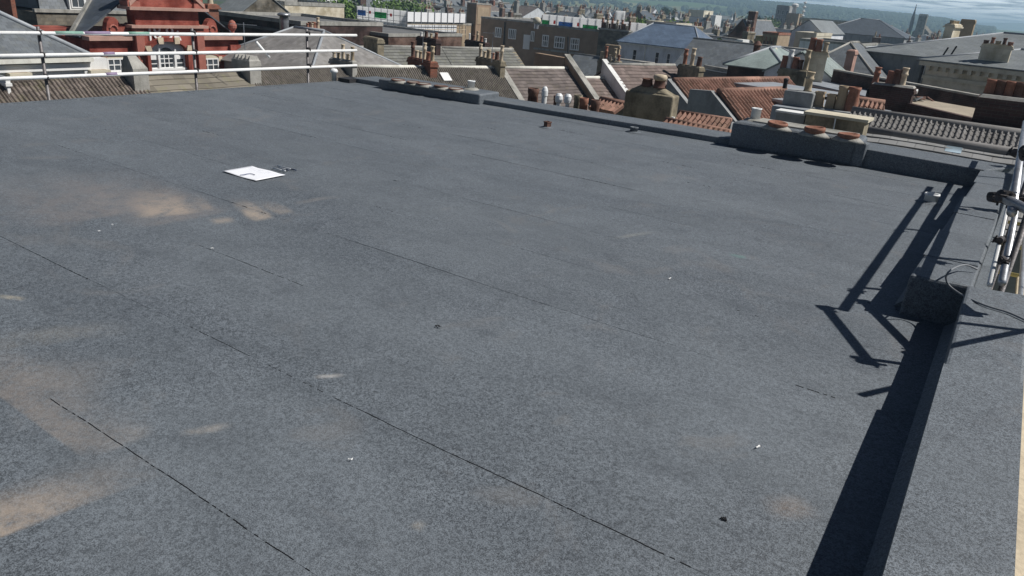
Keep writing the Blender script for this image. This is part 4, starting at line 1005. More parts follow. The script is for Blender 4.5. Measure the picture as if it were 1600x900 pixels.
# ------------------------------------------------------------------ left of centre, behind the terrace
def ybox(pxL, pxR, pyT, rng):
    P = at((pxL + pxR) / 2, pyT, rng); return xat(pxL, P.y, P.z), xat(pxR, P.y, P.z), P.y, P.z
def xbox(pxL, pxR, pyT, rng):
    P = at((pxL + pxR) / 2, pyT, rng); return P.x, yat(pxL, P.x, P.z), yat(pxR, P.x, P.z), P.z
t = thing('dark_hall', 'long dark purple-brown hall with a flat roof and round metal cowl', 'building')
x0, x1, Y, z = ybox(340, 470, 27, 66); flat(t, x0, x1, Y, Y + 9, z - .2, BR_DARK, ASPH, .3)
MB().box(x0 - .1, x1 + .1, Y - .12, Y + .1, z - .9, z - .7).build('string_course', ASPH, t)
panes_y(t, [(x0 + 2.0, x0 + 4.2), (x0 + 4.8, x0 + 7.0)], Y, z - 4.4, z - 2.4, 2, 2, IRON)
P_ = at(445, 60, 58); o = MB().lathe([(.32, -4), (.32, 1.1), (.34, 1.2), (.3, 1.5), (.42, 1.52), (.48, 1.62), (.3, 1.72)], n=18).build('cowl', STEEL, t, True); o.location = P_
t = thing('brick_hall', 'long plum-brown brick building with a flat coping in the middle distance', 'building')
x0, x1, Y, z = ybox(455, 607, 44, 70); flat(t, x0, x1, Y, Y + 10, z - .2, BR_BROWN, ASPH, .25)
t = thing('cream_house', 'cream stone house with a heavy cornice above the dark hall', 'house')
x0, x1, Y, z = ybox(372, 445, 4, 95); flat(t, x0, x1, Y, Y + 9, z, CREAM_ST, SLATE, .4)
for k in range(3): panes_y(t, [(x0 + (x1 - x0) * (k + .3) / 3, x0 + (x1 - x0) * (k + .75) / 3)], Y, z - 2.6, z - 1.2, 2, 2)
MB().box(x0 - .2, x1 + .2, Y - .4, Y - .002, z - .7, z - .35).build('cornice', CREAM, t)
t = thing('small_stone_house', 'small stone house with a pale slate lean-to left of the cream house', 'house')
x0, x1, Y, z = ybox(334, 372, 4, 88); gable(t, x0, x1, Y, Y + 7, z - 1, z + 1.2, 'x', STONE, SLATE_PALE)
t = thing('low_slate_house', 'low house with grey-brown sloping roof behind the stepped rendered stack', 'house')
hip(t, -29, -20.5, 17.0, 24.5, -3.0, -1.0, GREY_R, TILE_GREY, .3, .3, run=3.2, cap=LEAD)
P_ = at(487, 62, 55); cstack(t, 472, 492, 506, 47, 78, P_, BR_BROWN, ('roll', 'taper', 'roll', 'taper', 'roll', 'tall'), [TERRA, TERRA_DK, CREAMPOT], 1.0, down=2.5)

# white sheeted scaffold round a building
t = thing('sheeted_scaffold', 'white sheeted scaffold top with blue and green banners', 'scaffold')
x0, x1, Y, z = ybox(558, 636, 11, 118); z -= .2; zb = aty(600, 34, Y).z
MB().box(x0, x1, Y, Y + .12, zb, z).build('sheeting', SHEET, t)
xx1 = x1; yy1 = yat(728, x1, z)
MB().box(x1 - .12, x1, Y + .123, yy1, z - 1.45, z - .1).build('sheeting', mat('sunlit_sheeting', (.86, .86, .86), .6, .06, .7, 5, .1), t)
for i in range(9): MB().tube((x0 + (x1 - x0) * i / 8, Y - .08, zb - 1), (x0 + (x1 - x0) * i / 8, Y - .08, z + .4), .05, 6).build('standard', STEEL, t)
for i in range(10): MB().tube((x1 + .08, Y + (yy1 - Y) * i / 9, z - 5), (x1 + .08, Y + (yy1 - Y) * i / 9, z + .3), .05, 6).build('standard', STEEL, t)
for zz in (z - .75, z - 1.5): MB().tube((x0, Y - .1, zz), (x1, Y - .1, zz), .04, 6).build('ledger', STEEL, t)
for zz in (z - 1.8, z - 2.5, z - 3.2): MB().tube((x1 + .1, Y, zz), (x1 + .1, Y + 14, zz), .05, 6).build('ledger', BOARD, t)
def banner(tt, Y, a, b, c_, d, m):
    A = aty(a, c_, Y - .14); B = aty(b, d, Y - .14); o = MB().box(A.x, B.x, Y - .17, Y - .14, B.z, A.z).build('banner', m, tt)
    return o, A, B
o, A, B = banner(t, Y, 559, 571.5, 15, 25, BANNER_B)
for k in range(3): MB().box(A.x + .15, B.x - .3 - .2 * k, Y - .18, Y - .172, B.z + (A.z - B.z) * (.2 + .25 * k), B.z + (A.z - B.z) * (.3 + .25 * k)).build('print_line', BANNER_W, o)
o, A, B = banner(t, Y, 585, 604, 18, 29.5, BANNER_G)
for k in range(2): MB().box(A.x + .2, B.x - .2, Y - .18, Y - .172, B.z + (A.z - B.z) * (.3 + .3 * k), B.z + (A.z - B.z) * (.38 + .3 * k)).build('print_line', BANNER_W, o)
banner(t, Y, 577, 579.5, 17, 21.5, BANNER_R); banner(t, Y, 609.5, 612.5, 21, 26, BANNER_R)
t = thing('grey_clad_block', 'plain grey clad block under the white sheeted scaffold', 'building')
MB().box(x0, x1 - .2, Y + .25, Y + 12, GZ, zb - .02).build('wall', PALE_R, t); MB().box(x0 + .2, x1 - .4, Y + 4.5, Y + 11.5, zb - .018, zb + .3).build('roof', ASPH, t)
MB().box(x0, x1 - .2, Y + .15, Y + .248, zb - 3.2, zb - 3.0).build('string_course', ASPH, t)
t = thing('tan_stone_building', 'tan stone building with a flat roof right of the sheeted scaffold', 'building')
X_, ya, yb, z = xbox(640, 750, 38, 122); flat(t, X_ - 10, X_, ya, yb, z - .1, TAN_R, ASPH, .3)
for a, b, c_, d in ((659, 667, 51, 58), (676, 692, 51, 61)):
    w0, zt = fx(a, c_, X_); w1 = yat(b, X_, zt); zb_ = fx(b, d, X_)[1]; window(t, 'x', w0, w1, zb_, zt, X_, 2, 2, WHITE_P, GLASS, .12, .22)
MB().tube((X_ + .2, yat(712, X_, z), z - 5), (X_ + .2, yat(712, X_, z), z - 1.2), .15, 8).build('rain_pipe', IRON, t)
t = thing('stair_tower', 'square brown stair tower beside the brown office block', 'tower')
x0, x1, Y, z = ybox(730, 741, 6, 128); flat(t, x0, x1 + .5, Y, Y + 4, z, BROWN_R, ASPH, .2)
MB().box(x1 + .502, x1 + .55, Y + .3, Y + 3.5, z - 3, z - .4).build('louvre', TAN_R, t)

# brown office block with strip windows
t = thing('office_block', 'dark brown office block with groups of white framed windows', 'building')
x0, x1, Y, z = ybox(752, 845, 33, 118); flat(t, x0, x1, Y, Y + 14, z, BROWN_R, ASPH, .25)
zt = aty(790, 44, Y).z; zb_ = aty(790, 60, Y).z
for a, b, n in ((774, 784, 3), (795, 807, 4), (830, 836, 2)): window(t, 'y', xat(a, Y, zt), xat(b, Y, zt), zb_, zt, Y, n, 1, WHITE_P, GLASS, .14, .16)
MB().box(xat(818, Y, zb_), xat(828, Y, zb_), Y - .06, Y - .003, zb_ - 1.2, zt - .6).build('panel_door', WHITE_P, t)
MB().tube((xat(789, Y, zt), Y - .1, z - .2), (xat(789, Y, zt), Y - .1, z - 7), .09, 8).build('rain_pipe', IRON, t)
t = thing('office_wing', 'brown office wing with blue-white windows below the site hoarding', 'building')
x0, x1, Y, z = ybox(838, 918, 44, 112); x1b = xat(936, Y, z); flat(t, x0, x1b, Y, Y + 16, z, BROWN_R, ASPH, .3)
zt = aty(875, 57, Y).z; zb_ = aty(875, 76, Y).z
for a, b, n in ((848, 858, 3), (867, 883, 4), (892, 906, 4)): window(t, 'y', xat(a, Y, zt), xat(b, Y, zt), zb_, zt, Y, n, 2, WHITE_P, GLASS, .16, .12)
MB().box(x0, x1, Y - .3, Y - .002, zb_ - .5, zb_ - .25).build('ledge', CONC, t)
P_ = aty(889, 98, Y - 6); MB().tube(P_ + Vector((0, 0, -1)), aty(888, 57, Y - 6), .13, 8).build('flue', IRON, t)
# site hoarding on its roof
t = thing('site_hoarding', 'white hoarding with green, blue and red panels on the office roof', 'hoarding')
xa, _, Yh, zh = ybox(848, 849, 22, 114); xb, zh2 = fyz(925, 34, Yh); xc = xat(1010, Yh, zh2)
seg = 13
for i in range(seg):
    a = xa + (xc - xa) * i / seg; b = xa + (xc - xa) * (i + 1) / seg
    MB().box(a, b - .03, Yh, Yh + .08, zh - 1.75, zh).build('panel', SHEET, t)
    MB().tube((a, Yh + .15, z - .5), (a, Yh + .15, zh + .1), .05, 6).build('post', STEEL, t)
for a, b, m, f0, f1 in ((848, 859, BANNER_G, .02, .55), (874, 896, BANNER_B, .05, .55), (912, 935, BANNER_G, .02, .5)):
    o = MB().box(xat(a, Yh, zh), xat(b, Yh, zh), Yh - .05, Yh - .01, zh - 1.75 + 1.75 * f0, zh - 1.75 + 1.75 * f1).build('banner', m, t)
    for k in range(2): MB().box(xat(a, Yh, zh) + .3, xat(b, Yh, zh) - .3, Yh - .06, Yh - .052, zh - 1.45 + .4 * k, zh - 1.33 + .4 * k).build('print_line', BANNER_W, o)
for a in (866, 903): MB().box(xat(a, Yh, zh), xat(a + 3, Yh, zh), Yh - .05, Yh - .01, zh - 1.2, zh - .7).build('banner', BANNER_R, t)
P_ = at(839, 30, 112); o = MB().lathe([(.05, 0), (.5, .05), (.6, .35), (.55, .7), (.3, .85), (.05, .9)], n=16).build('water_tank', CREAM, None, True); o.location = P_ + Vector((0, 0, -.6)); tag(o, 'rounded cream tank at the left end of the hoarding', 'tank')
MB().lathe([(.35, -.7), (.35, .0)], n=8).build('tank_stand', STEEL, o)
t = thing('billboard', 'blank white square board standing above the hoarding', 'billboard')
x0, x1, Y, z = ybox(962, 977, 17, 150); MB().box(x0, x1, Y, Y + .2, z - 2.5, z).build('board', SHEET, t)
for x_ in (x0 + .3, x1 - .3): MB().tube((x_, Y + .3, GZ), (x_, Y + .3, z - .2), .1, 6).build('post', STEEL, t)
t = thing('grey_stone_gable', 'mottled grey stone wall topped by a long row of chimney pots', 'building')
x0, x1, Y, z = ybox(936, 982, 48, 104); MB().box(x0, x1, Y, Y + 1.0, GZ, z).build('wall', STONE, t); MB().box(x0 - .1, x1 + .1, Y - .1, Y + 1.1, z + .002, z + .2).build('coping', CONC, t)
pots(t, x0, x1, Y + .2, Y + .8, z + .2, ['tall', 'taper', 'tall', 'roll', 'tall', 'taper', 'tall', 'roll', 'tall', 'taper', 'roll', 'tall'], [TERRA, TERRA_DK, BUFF, TERRA_DK], scale=1.5)

# blue slate house
t = thing('blue_slated_house', 'pale blue-grey rendered house with a blue slate hipped roof', 'house')
x0, x1, Y, z = ybox(967, 1093, 72, 88); hip(t, x0, x1, Y, Y + 7.5, z, z + 2.2, PALE_R, SLATE_BLUE, .5, .33, run=2.6, cap=LEAD)
for a, b in ((988, 994.5), (1023, 1029.5), (1041, 1047)):
    panes_y(t, [(xat(a, Y, z - 1.4), xat(b, Y, z - 1.4))], Y, z - 1.9, z - .65, 1, 2)
MB().box(x0, x1, Y - .3, Y - .15, z - .16, z - .02).build('gutter', GUTTER, t); MB().tube((xat(1010, Y, z), Y - .1, z - .2), (xat(1010, Y, z), Y - .1, z - 7), .06, 6).build('rain_pipe', GUTTER, t)
P_ = at(942, 100, 68)
t = thing('chimney_house', 'low house with a dark slate roof and buff chimney pots below the office wing', 'house')
gable(t, P_.x - 5, P_.x + 3, P_.y, P_.y + 8, P_.z - 2.2, P_.z + .2, 'x', GREY_R, SLATE, cap=CONC)
cstack(t, 934, 966, 972, 97, 108, at(966, 108, 66), STACKST, ('taper', 'tall', 'roll', 'tall', 'roll'), [BUFF, TERRA, CREAMPOT], 1.3, down=3)
cstack(t, 946, 966, 970, 72, 92, at(966, 92, 72), TAN_R, (), down=3)

# ------------------------------------------------------------------ just beyond the far upstand
t = thing('chimney_stack', 'long party-wall chimney stack just past the upstand with flues and brown pots', 'chimney')
Yp = 1.15
sx0, sx1 = xat(818, Yp, -.2), xat(946, Yp, -.2)
MB().box(sx0, sx1, Yp - .25, Yp + .3, -6, -.38).build('stack', STACKST, t)
def put_pot(par, kind, m, px, pyT, pyB, Y, name='chimney_pot'):
    b = aty(px, pyB, Y); tp = aty(px, pyT, Y); prof = POT[kind]; hgt = tp.z - b.z; zmax = max(q[1] for q in prof)
    return b, hgt / zmax
for kind, m, px, pyT, wpx, nm in (('taper', TERRA_DK, 834, 138, 20, 'chimney_pot'), ('flue', WHITE_PVC, 852, 135, 10, 'flue_liner'), ('cap', WHITE_PVC, 874, 146, 12, 'flue_cowl'), ('cap', WHITE_PVC, 888, 147, 12, 'flue_cowl'), ('taper', TERRA_DK, 866, 150, 13, 'chimney_pot'), ('taper', STACKST, 899, 149, 15, 'chimney_pot'), ('taper', TERRA, 913, 153, 16, 'chimney_pot'), ('taper', TERRA_DK, 931, 156, 17, 'chimney_pot')):
    tp = aty(px, pyT, Yp); prof = POT[kind]; zm = max(q[1] for q in prof); rm_ = max(q[0] for q in prof)
    rng = (tp - CAM).length; r_ = wpx / 2 * rng / FPX; hgt = tp.z + .40
    o = link(nm, pot_mesh(kind, m, 18), t); o.location = (tp.x, Yp + (.12 if px in (866, 899) else 0), -.40); o.scale = (r_ / rm_, r_ / rm_, hgt / zm)
    if nm == 'flue_cowl':
        q = link('chimney_pot', pot_mesh('taper', STACKST, 16), t); q.location = (tp.x, Yp, -.40); q.scale = (.75, .75, .62)

# stone stack with two pots
t = thing('chimney_stack', 'squat weathered stone chimney stack with two dark pots past the upstand', 'chimney')
P_ = at(1046, 193, 17.2); R_ = (1, 0)
ztop = atx(1046, 152, P_.x).z; x0 = tdir(977, Vector((P_.x, P_.y, ztop)), (-1, 0, 0)); yd = tdir(1059, Vector((P_.x, P_.y, ztop)), (0, 1, 0))
X0, X1, Y0, Y1 = P_.x - x0, P_.x, P_.y, P_.y + max(.4, yd)
o = MB().hexa([(X0, Y0, -6), (X1, Y0, -6), (X1, Y1, -6), (X0, Y1, -6), (X0, Y0, ztop), (X1, Y0, ztop), (X1, Y1, ztop), (X0, Y1, ztop)]).build('stack', STACKST, t); soft(o, .05, 3)
o = MB().hexa([(X0 + .02, Y0 + .02, ztop - .02), (X1 - .02, Y0 + .02, ztop - .02), (X1 - .02, Y1 - .02, ztop - .02), (X0 + .02, Y1 - .02, ztop - .02), (X0 + .35, Y0 + .15, ztop + .17), (X1 - .4, Y0 + .15, ztop + .15), (X1 - .4, Y1 - .1, ztop + .15), (X0 + .35, Y1 - .1, ztop + .17)]).build('flaunching', STACKST, t); soft(o, .06, 3)
for px_, kind, m, pyT in ((1011, 'taper', TERRA_DK, 121), (1030, 'cap', TERRA_DK, 116)):
    x_ = xat(px_, (Y0 + Y1) / 2, ztop + .15); tp = aty(px_, pyT, (Y0 + Y1) / 2)
    k = (tp.z - ztop - .12) / max(q[1] for q in POT[kind]); o = link('chimney_pot', pot_mesh('taper', m, 18), t); o.location = (x_, (Y0 + Y1) / 2, ztop + .12); o.scale = (.95, .95, k * .9 if kind == 'taper' else k * .8)
    if kind == 'cap':
        q = MB().lathe([(.13, 0), (.15, .03), (.16, .08), (.13, .12), (.05, .13)], n=18).build('clay_cowl', CREAMPOT, t, True); q.location = (x_, (Y0 + Y1) / 2, tp.z - .13)
MB().box(X1 + .003, X1 + .06, Y0 + .05, Y0 + .12, ztop - 1.4, ztop - .45).build('flashing', WHITE_R, t)

# orange pantile roofs in the valley
t = thing('pantiled_house', 'house with an orange pantile roof and grey lead-clad dormer cheek', 'house')
A = at(1056, 128, 27.5); zr = A.z; B = Vector((A.x, A.y, zr)); yln = tdir(1228, B, (.30, .954, 0)); 
yaw_o = math.atan2(.954, .30) - math.pi / 2
t.location = (A.x, A.y, 0); t.rotation_euler.z = yaw_o
gable(t, -3, 3.2, 0, yln, zr - 2.2, zr, 'y', GREY_R, PANTILE, 'pan', .17, .26, .15, rx=0, cap=PANTILE)
MB().slab([(-.1, -.35, zr + .1), (3.3, -.35, zr - 2.25), (3.3, -.35, zr - 5), (-.1, -.35, zr - 5)], (0, .22, 0)).build('party_wall', GREY_R, t)
MB().slab([(.35, 3.0, zr - .05), (3.4, 3.0, zr - .15), (3.4, 3.0, zr - 3)], (0, .25, 0)).build('dormer_cheek', LEAD, t)
MB().box(.3, 3.45, 3.0, 5.6, zr - .1, zr - .02).build('dormer_roof', LEAD, t)
t = thing('pantiled_house', 'nearer orange pantile roof with a dark slot behind its left verge', 'house')
A = at(1127, 146, 22.5); zr = A.z; yln = tdir(1222, Vector((A.x, A.y, zr)), (.30, .954, 0)); t.location = (A.x, A.y, 0); t.rotation_euler.z = yaw_o
gable(t, -2, 2.9, 0, yln, zr - 2.1, zr, 'y', GREY_R, PANTILE, 'pan', .17, .26, .12, rx=0, cap=PANTILE)
MB().slab([(-.9, -.30, zr + .0), (-.15, -.30, zr + .06), (2.9, -.30, zr - 2.1), (2.9, -.30, zr - 5), (-.9, -.30, zr - 5)], (0, .16, 0)).build('party_wall', GREY_R, t)
MB().slab([(.5, 2.0, zr - .2), (3.0, 2.0, zr - .25), (3.0, 2.0, zr - 3)], (0, 1.8, 0)).build('lean_to', LEAD, t)
MB().box(.45, 3.1, 1.9, 3.9, zr - .19, zr - .12).build('lean_to_roof', LEAD, t)
# pantile eaves strips between the stone stack and the felted stack
for a, b, c_, d, lab in ((1040, 192, 1140, 212, 'strip of orange pantile eaves just past the upstand'), (1060, 180, 1142, 193, 'short orange pantile strip above the nearer eaves'), (938, 158, 978, 166, 'small orange pantile strip between the brown pots and the stone stack')):
    t = thing('pantile_strip', lab, 'roof')
    zq = -.35 if b > 185 else -.42
    A = atz(a, b, zq); B = atz(c_, d, zq); n = Vector((B.y - A.y, A.x - B.x, 0)).normalized() * .42
    if n.y > 0: n = -n
    slope('roof_tiles', A + n + Vector((0, 0, -.2)), B + n + Vector((0, 0, -.2)), B, A, 'pan', PANTILE, t, .12, .2)
    MB().slab([A + Vector((0, .02, 0)), B + Vector((0, .02, 0)), B + Vector((0, .02, -4)), A + Vector((0, .02, -4))], (0, .3, 0)).build('wall', GREY_R, t)
    ridge_cap(t, A + Vector((0, 0, .06)), B + Vector((0, 0, .06)), PANTILE, .07)

# big dark rendered stack with mixed pots (right of centre)
t = thing('chimney_stack', 'broad grey rendered stack with squat tan pots and one tall buff pot', 'chimney')
x0, x1, Y, z = ybox(1226, 1272, 143, 21.0); x2 = xat(1346, Y, z - .4)
o = MB().box(x0, x1, Y, Y + .8, -6, z).build('stack', GREY_R, t); soft(o, .04, 2)
zl = aty(1300, 172, Y).z
o = MB().box(x1 + .004, x2, Y - .02, Y + .75, -6, zl).build('lower_stack', GREY_R, t); soft(o, .04, 2)
MB().box(x0 - .1, x2 + .1, Y - .5, Y - .03, -6, aty(1300, 178, Y - .5).z).build('shoulder', LEAD, t)
for px_, pyT, kind, m, s in ((1268, 112, 'tall', BUFF, .9), (1283, 143, 'square', TAN_R, 1.1), (1301, 147, 'square', TAN_R, 1.1), (1320, 134, 'taper', TAN_R, 1.0), (1337, 136, 'taper', TERRA, 1.15), (1229, 122, 'flue', IRON, .8)):
    zb = z if px_ < 1275 else zl
    tp = aty(px_, pyT, Y + .35); o = link('chimney_pot', pot_mesh(kind, m, 18), t); o.location = (tp.x, Y + .35, zb); o.scale = (s, s, (tp.z - zb) / max(q[1] for q in POT[kind]))

t = thing('capped_party_stack', 'dark olive party stack with a cream coping slab behind the felted stack', 'chimney')
x0, x1, Y, z = ybox(1260, 1352, 185, 14.2); MB().box(x0, x1, Y, Y + .45, -6, z).build('stack', STACKST, t); MB().box(x0 - .04, x1 + .05, Y - .05, Y + .5, z + .002, z + .05).build('coping', CREAM, t)
MB().tube((x0 + .5, Y - .03, z + .05), (x0 + .52, Y - .04, z - .5), .012, 8).build('lightning_rod', WHITE_PVC, t)
x2, zz = fyz(1216, 174, Y + .3); MB().box(x2, x0 - .06, Y + .2, Y + .5, -6, zz).build('side_wall', GREY_R, t); MB().box(x2 - .02, x0 - .06, Y + .17, Y + .53, zz + .002, zz + .035).build('coping', WHITE_R, t)

# tiled roofs beyond the right-hand upstand
t = thing('grey_tiled_house', 'roof of grey interlocking tiles right of the broad rendered stack', 'house')
A = at(1345, 178, 20.5); Bx = xat(1500, A.y, A.z); zr = A.z
gable(t, A.x - .1, Bx + 2.2, A.y - 2.4, A.y + 2.4, zr - 1.25, zr, 'x', GREY_R, TILE_GREY, 'roman', .12, .18, .1, cap=TILE_GREY)
t = thing('pale_tiled_house', 'pale tan tiled roof slope with a small rooflight just past the right upstand', 'house')
A = at(1348, 206, 16.2); zr = A.z; Bx = 13.4
gable(t, A.x - .1, Bx, A.y - 2.6, A.y + 2.0, zr - 1.0, zr, 'x', PALE_R, TILE_PALE, 'plain', .3, .19, .1, cap=TILE_GREY)
nrm = Vector((0, -1.0, 2.6)).normalized(); P_ = atp(1489, 238, (A.x, A.y, zr + .1), nrm)
mb = MB(); mb.box(-.17, .17, -.2, .2, .0, .08).build('rooflight', IRON, t); o = t.children[-1]; o.location = P_; o.rotation_euler = (math.atan(1.0 / 2.6), 0, 0)
g_ = MB().box(-.13, .13, -.16, .16, .081, .09).build('pane', glass_mat('rooflight_glass', (.20, .25, .28), .05), o)
t = thing('small_pantiled_roof', 'small patch of orange-brown pantiles beside the tall terracotta pot', 'roof')
A = at(1345, 160, 24); gable(t, A.x - .5, A.x + .5, A.y - 1.2, A.y + 1.2, A.z - .8, A.z, 'x', GREY_R, PANTILE, 'pan', .12, .33, .1, cap=PANTILE)
# gravelled flat roof with rubble, and the lead flat behind it
t = thing('gravel_flat_roof', 'tan gravelled flat roof with dark parapets behind the grey tiles', 'building')
A = at(1400, 150, 30); B = at(1528, 186, 23.5); z = -.95
P1, P2, P3, P4 = atz(1392, 146, z), atz(1530, 170, z), atz(1530, 192, z), atz(1385, 157, z)
prism('roof_sheet', [tuple(P4)[:2], tuple(P3)[:2], tuple(P2)[:2], tuple(P1)[:2]], GZ, z, GRAVEL, t)
def strip_wall(t, A, B, w_, z0, z1, m, name='parapet'):
    d = (B - A); d.z = 0; n = Vector((-d.y, d.x, 0)).normalized() * w_
    if n.y < 0: n = -n
    MB().hexa([(A.x, A.y, z0), (B.x, B.y, z0), (B.x + n.x, B.y + n.y, z0), (A.x + n.x, A.y + n.y, z0), (A.x, A.y, z1), (B.x, B.y, z1), (B.x + n.x, B.y + n.y, z1), (A.x + n.x, A.y + n.y, z1)]).build(name, m, t)
P1b, P2b = atz(1300, 119, z), atz(1602, 178, z)
strip_wall(t, P1b + Vector((0, .01, 0)), P2b + Vector((0, .01, 0)), .3, GZ, z + .30, BR_DARK); strip_wall(t, P1b + Vector((0, -.04, 0)), P2b + Vector((0, -.04, 0)), .4, z + .302, z + .38, CONC, 'coping')
strip_wall(t, P4 + Vector((0, -.3, 0)), P3 + Vector((0, -.3, 0)), .25, GZ, z + .12, BR_DARK)
ru = thing('rubble_heap', 'heap of broken slates and pipe on the gravelled flat roof', 'rubble', tuple(atz(1415, 155, z)))
rnd = random.Random(5)
for i in range(16):
    a, b, c_ = rnd.uniform(.1, .3), rnd.uniform(.08, .2), rnd.uniform(.02, .05)
    o = MB().hexa([(-a, -b, 0), (a, -b * .8, 0), (a * .9, b, 0), (-a * .8, b, 0), (-a, -b, c_), (a, -b * .8, c_), (a * .9, b, c_), (-a * .8, b, c_)]).build('broken_slate', rnd.choice([SLATE, TERRA_DK, CONC, BR_DARK]), ru)
    o.location = (rnd.gauss(0, .5), rnd.gauss(0, .35), .02 + rnd.random() * .16); o.rotation_euler = (rnd.uniform(-.5, .5), rnd.uniform(-.5, .5), rnd.uniform(0, 3))
o = MB().tube((-.5, .1, .28), (.35, .25, .34), .1, 14).build('pipe_offcut', WHITE_R, ru, True)
t = thing('lead_flat_roof', 'pale grey lead flat roof between dark valley gutters', 'building')
z = -1.25; q = [atz(1244, 126, z), atz(1352, 150, z), atz(1356, 136, z), atz(1262, 112, z)]
prism('roof_sheet', [tuple(p)[:2] for p in q], GZ, z, LEAD, t)
strip_wall(t, q[3] + Vector((0, .1, 0)), q[2] + Vector((.5, .1, 0)), .3, GZ, z + .3, ASPH); strip_wall(t, atz(1236, 130, z), atz(1352, 152, z), .2, GZ, z + .02, BR_DARK)
# dark brick stack with big pots at the right edge
t = thing('chimney_stack', 'dark brick chimney stack with a row of tall brown pots at the right edge', 'chimney')
x0, x1, Y, z = ybox(1529, 1640, 158, 20.5); stack(t, x0, x1, Y, Y + .9, -8, z, BR_DARK, CONC)
for i, px_ in enumerate((1551, 1566, 1581, 1596, 1612)):
    tp = aty(px_, 126 + i * 1.5, Y + .4); o = link('chimney_pot', pot_mesh('taper', TERRA_DK if i % 2 else TERRA, 16), t); o.location = (tp.x, Y + .4, z + .03); o.scale = (.85, .85, (tp.z - z) / .48)
t = thing('chimney_stack', 'dark stack with two red pots, one grey and one buff pot before the hipped building', 'chimney')
x0, x1, Y, z = ybox(1362, 1428, 135, 33); stack(t, x0, x1, Y, Y + .7, -9, z, BR_DARK, CONC)
for px_, kind, m, pyT in ((1373, 'tall', TERRA, 106), (1394, 'taper', TERRA, 112), (1405, 'taper', TERRA_DK, 110), (1416, 'tall', CREAMPOT, 107)):
    tp = aty(px_, pyT, Y + .3); o = link('chimney_pot', pot_mesh(kind, m, 14), t); o.location = (tp.x, Y + .3, z + .03); o.scale = (1.1, 1.1, (tp.z - z) / max(q[1] for q in POT[kind]))
# glazed lantern at the very right
t = thing('roof_lantern', 'low glazed lantern with pale frame at the right edge', 'rooflight')
P_ = at(1572, 192, 22); o = prism('curb', [(P_.x, P_.y), (P_.x + 3, P_.y - .2), (P_.x + 3, P_.y + 2.5), (P_.x, P_.y + 2.5)], -6, P_.z, PALE_R, t)
prism('pane', [(P_.x + .1, P_.y + .1), (P_.x + 3, P_.y - .1), (P_.x + 2, P_.y + 1.2), (P_.x + .8, P_.y + 1.2)], P_.z + .003, [P_.z + .03, P_.z + .03, P_.z + .5, P_.z + .5], LEAD, t)

# ------------------------------------------------------------------ middle distance, right of centre
t = thing('verdigris_roofed_block', 'dark block with a pale green sheet roof and small finial', 'building')
P_ = at(1180, 92, 48); x0 = xat(1138, P_.y, P_.z - .5); x1 = xat(1226, P_.y, P_.z - .5)
hip(t, x0, x1, P_.y, P_.y + 6.5, P_.z - .55, P_.z + .55, BR_DARK, COPPER, .6, 2.0, run=2.4, cap=LEAD)
o = MB().lathe([(.12, 0), (.28, .1), (.28, .5), (.35, .55), (.1, .8)], n=12).build('vent_cowl', CREAM, t); o.location = at(1205, 93, 51)
o = MB().lathe([(.12, 0), (.22, .1), (.22, .5), (.3, .55), (.1, .8)], n=12).build('vent_cowl', TERRA_DK, t); o.location = at(1181, 84, 53)
t = thing('long_valley_roof', 'long dark flat roof with ribbed edges behind the orange pantiles', 'building')
for k, (a, b, c_, d, z) in enumerate(((1100, 104, 1250, 131, -1.7), (1100, 111, 1228, 134, -1.9))):
    A, B = atz(a, b, z), atz(c_, d, z); strip_wall(t, A, B, 3.0 if k == 0 else .6, GZ, z, ASPH, 'roof_sheet'); strip_wall(t, A + Vector((0, -.1, 0)), B + Vector((0, -.1, 0)), .2, z - .3, z + .12, SLATE_DK if k else CONC)
t = thing('chimney_stack', 'stone stack with red and buff pots in front of the green glazed roof', 'chimney')
cstack(t, 1217, 1256, 1264, 112, 130, at(1256, 130, 40), STACKST, ('taper', 'tall', 'taper', 'roll', 'tall'), [TERRA, WHITE_R, TERRA, TERRA_DK, BUFF], 1.2, down=8)
t = thing('glazed_roof', 'ribbed green-blue glazed roof between two chimney stacks', 'building')
P_ = at(1248, 92, 47); gable(t, P_.x - 1.5, P_.x + 2.2, P_.y - 1, P_.y + 3, P_.z - .8, P_.z + .4, 'y', PALE_R, COPPER, 'roman', .35, 2.0, .1)
t = thing('chimney_stack', 'tall buff stone stack with two red pots against the arcaded building', 'chimney')
cstack(t, 1262, 1284, 1294, 82, 128, at(1284, 128, 44), CREAM_ST, ('taper', 'taper', 'roll'), [TERRA, TERRA, BUFF], 1.3, down=7, oversail=.08)
t = thing('hipped_grey_house', 'house with a steep grey roof and small buff brick stack by the big hipped building', 'house')
P_ = at(1320, 92, 56); hip(t, P_.x - 3.5, P_.x + 2.6, P_.y, P_.y + 9, P_.z - 1.6, P_.z + .9, GREY_R, SLATE, cap=CONC)
cstack(t, 1324, 1333, 1341, 80, 94, at(1333, 94, 55), PINKST, (), down=2)
t = thing('low_slate_block', 'low block with long slate slopes behind the verdigris roof', 'building')
P_ = at(1235, 84, 62); gable(t, P_.x - 9, P_.x + 8, P_.y, P_.y + 7, P_.z - 1.8, P_.z + .2, 'x', BR_BROWN, SLATE, cap=CONC)

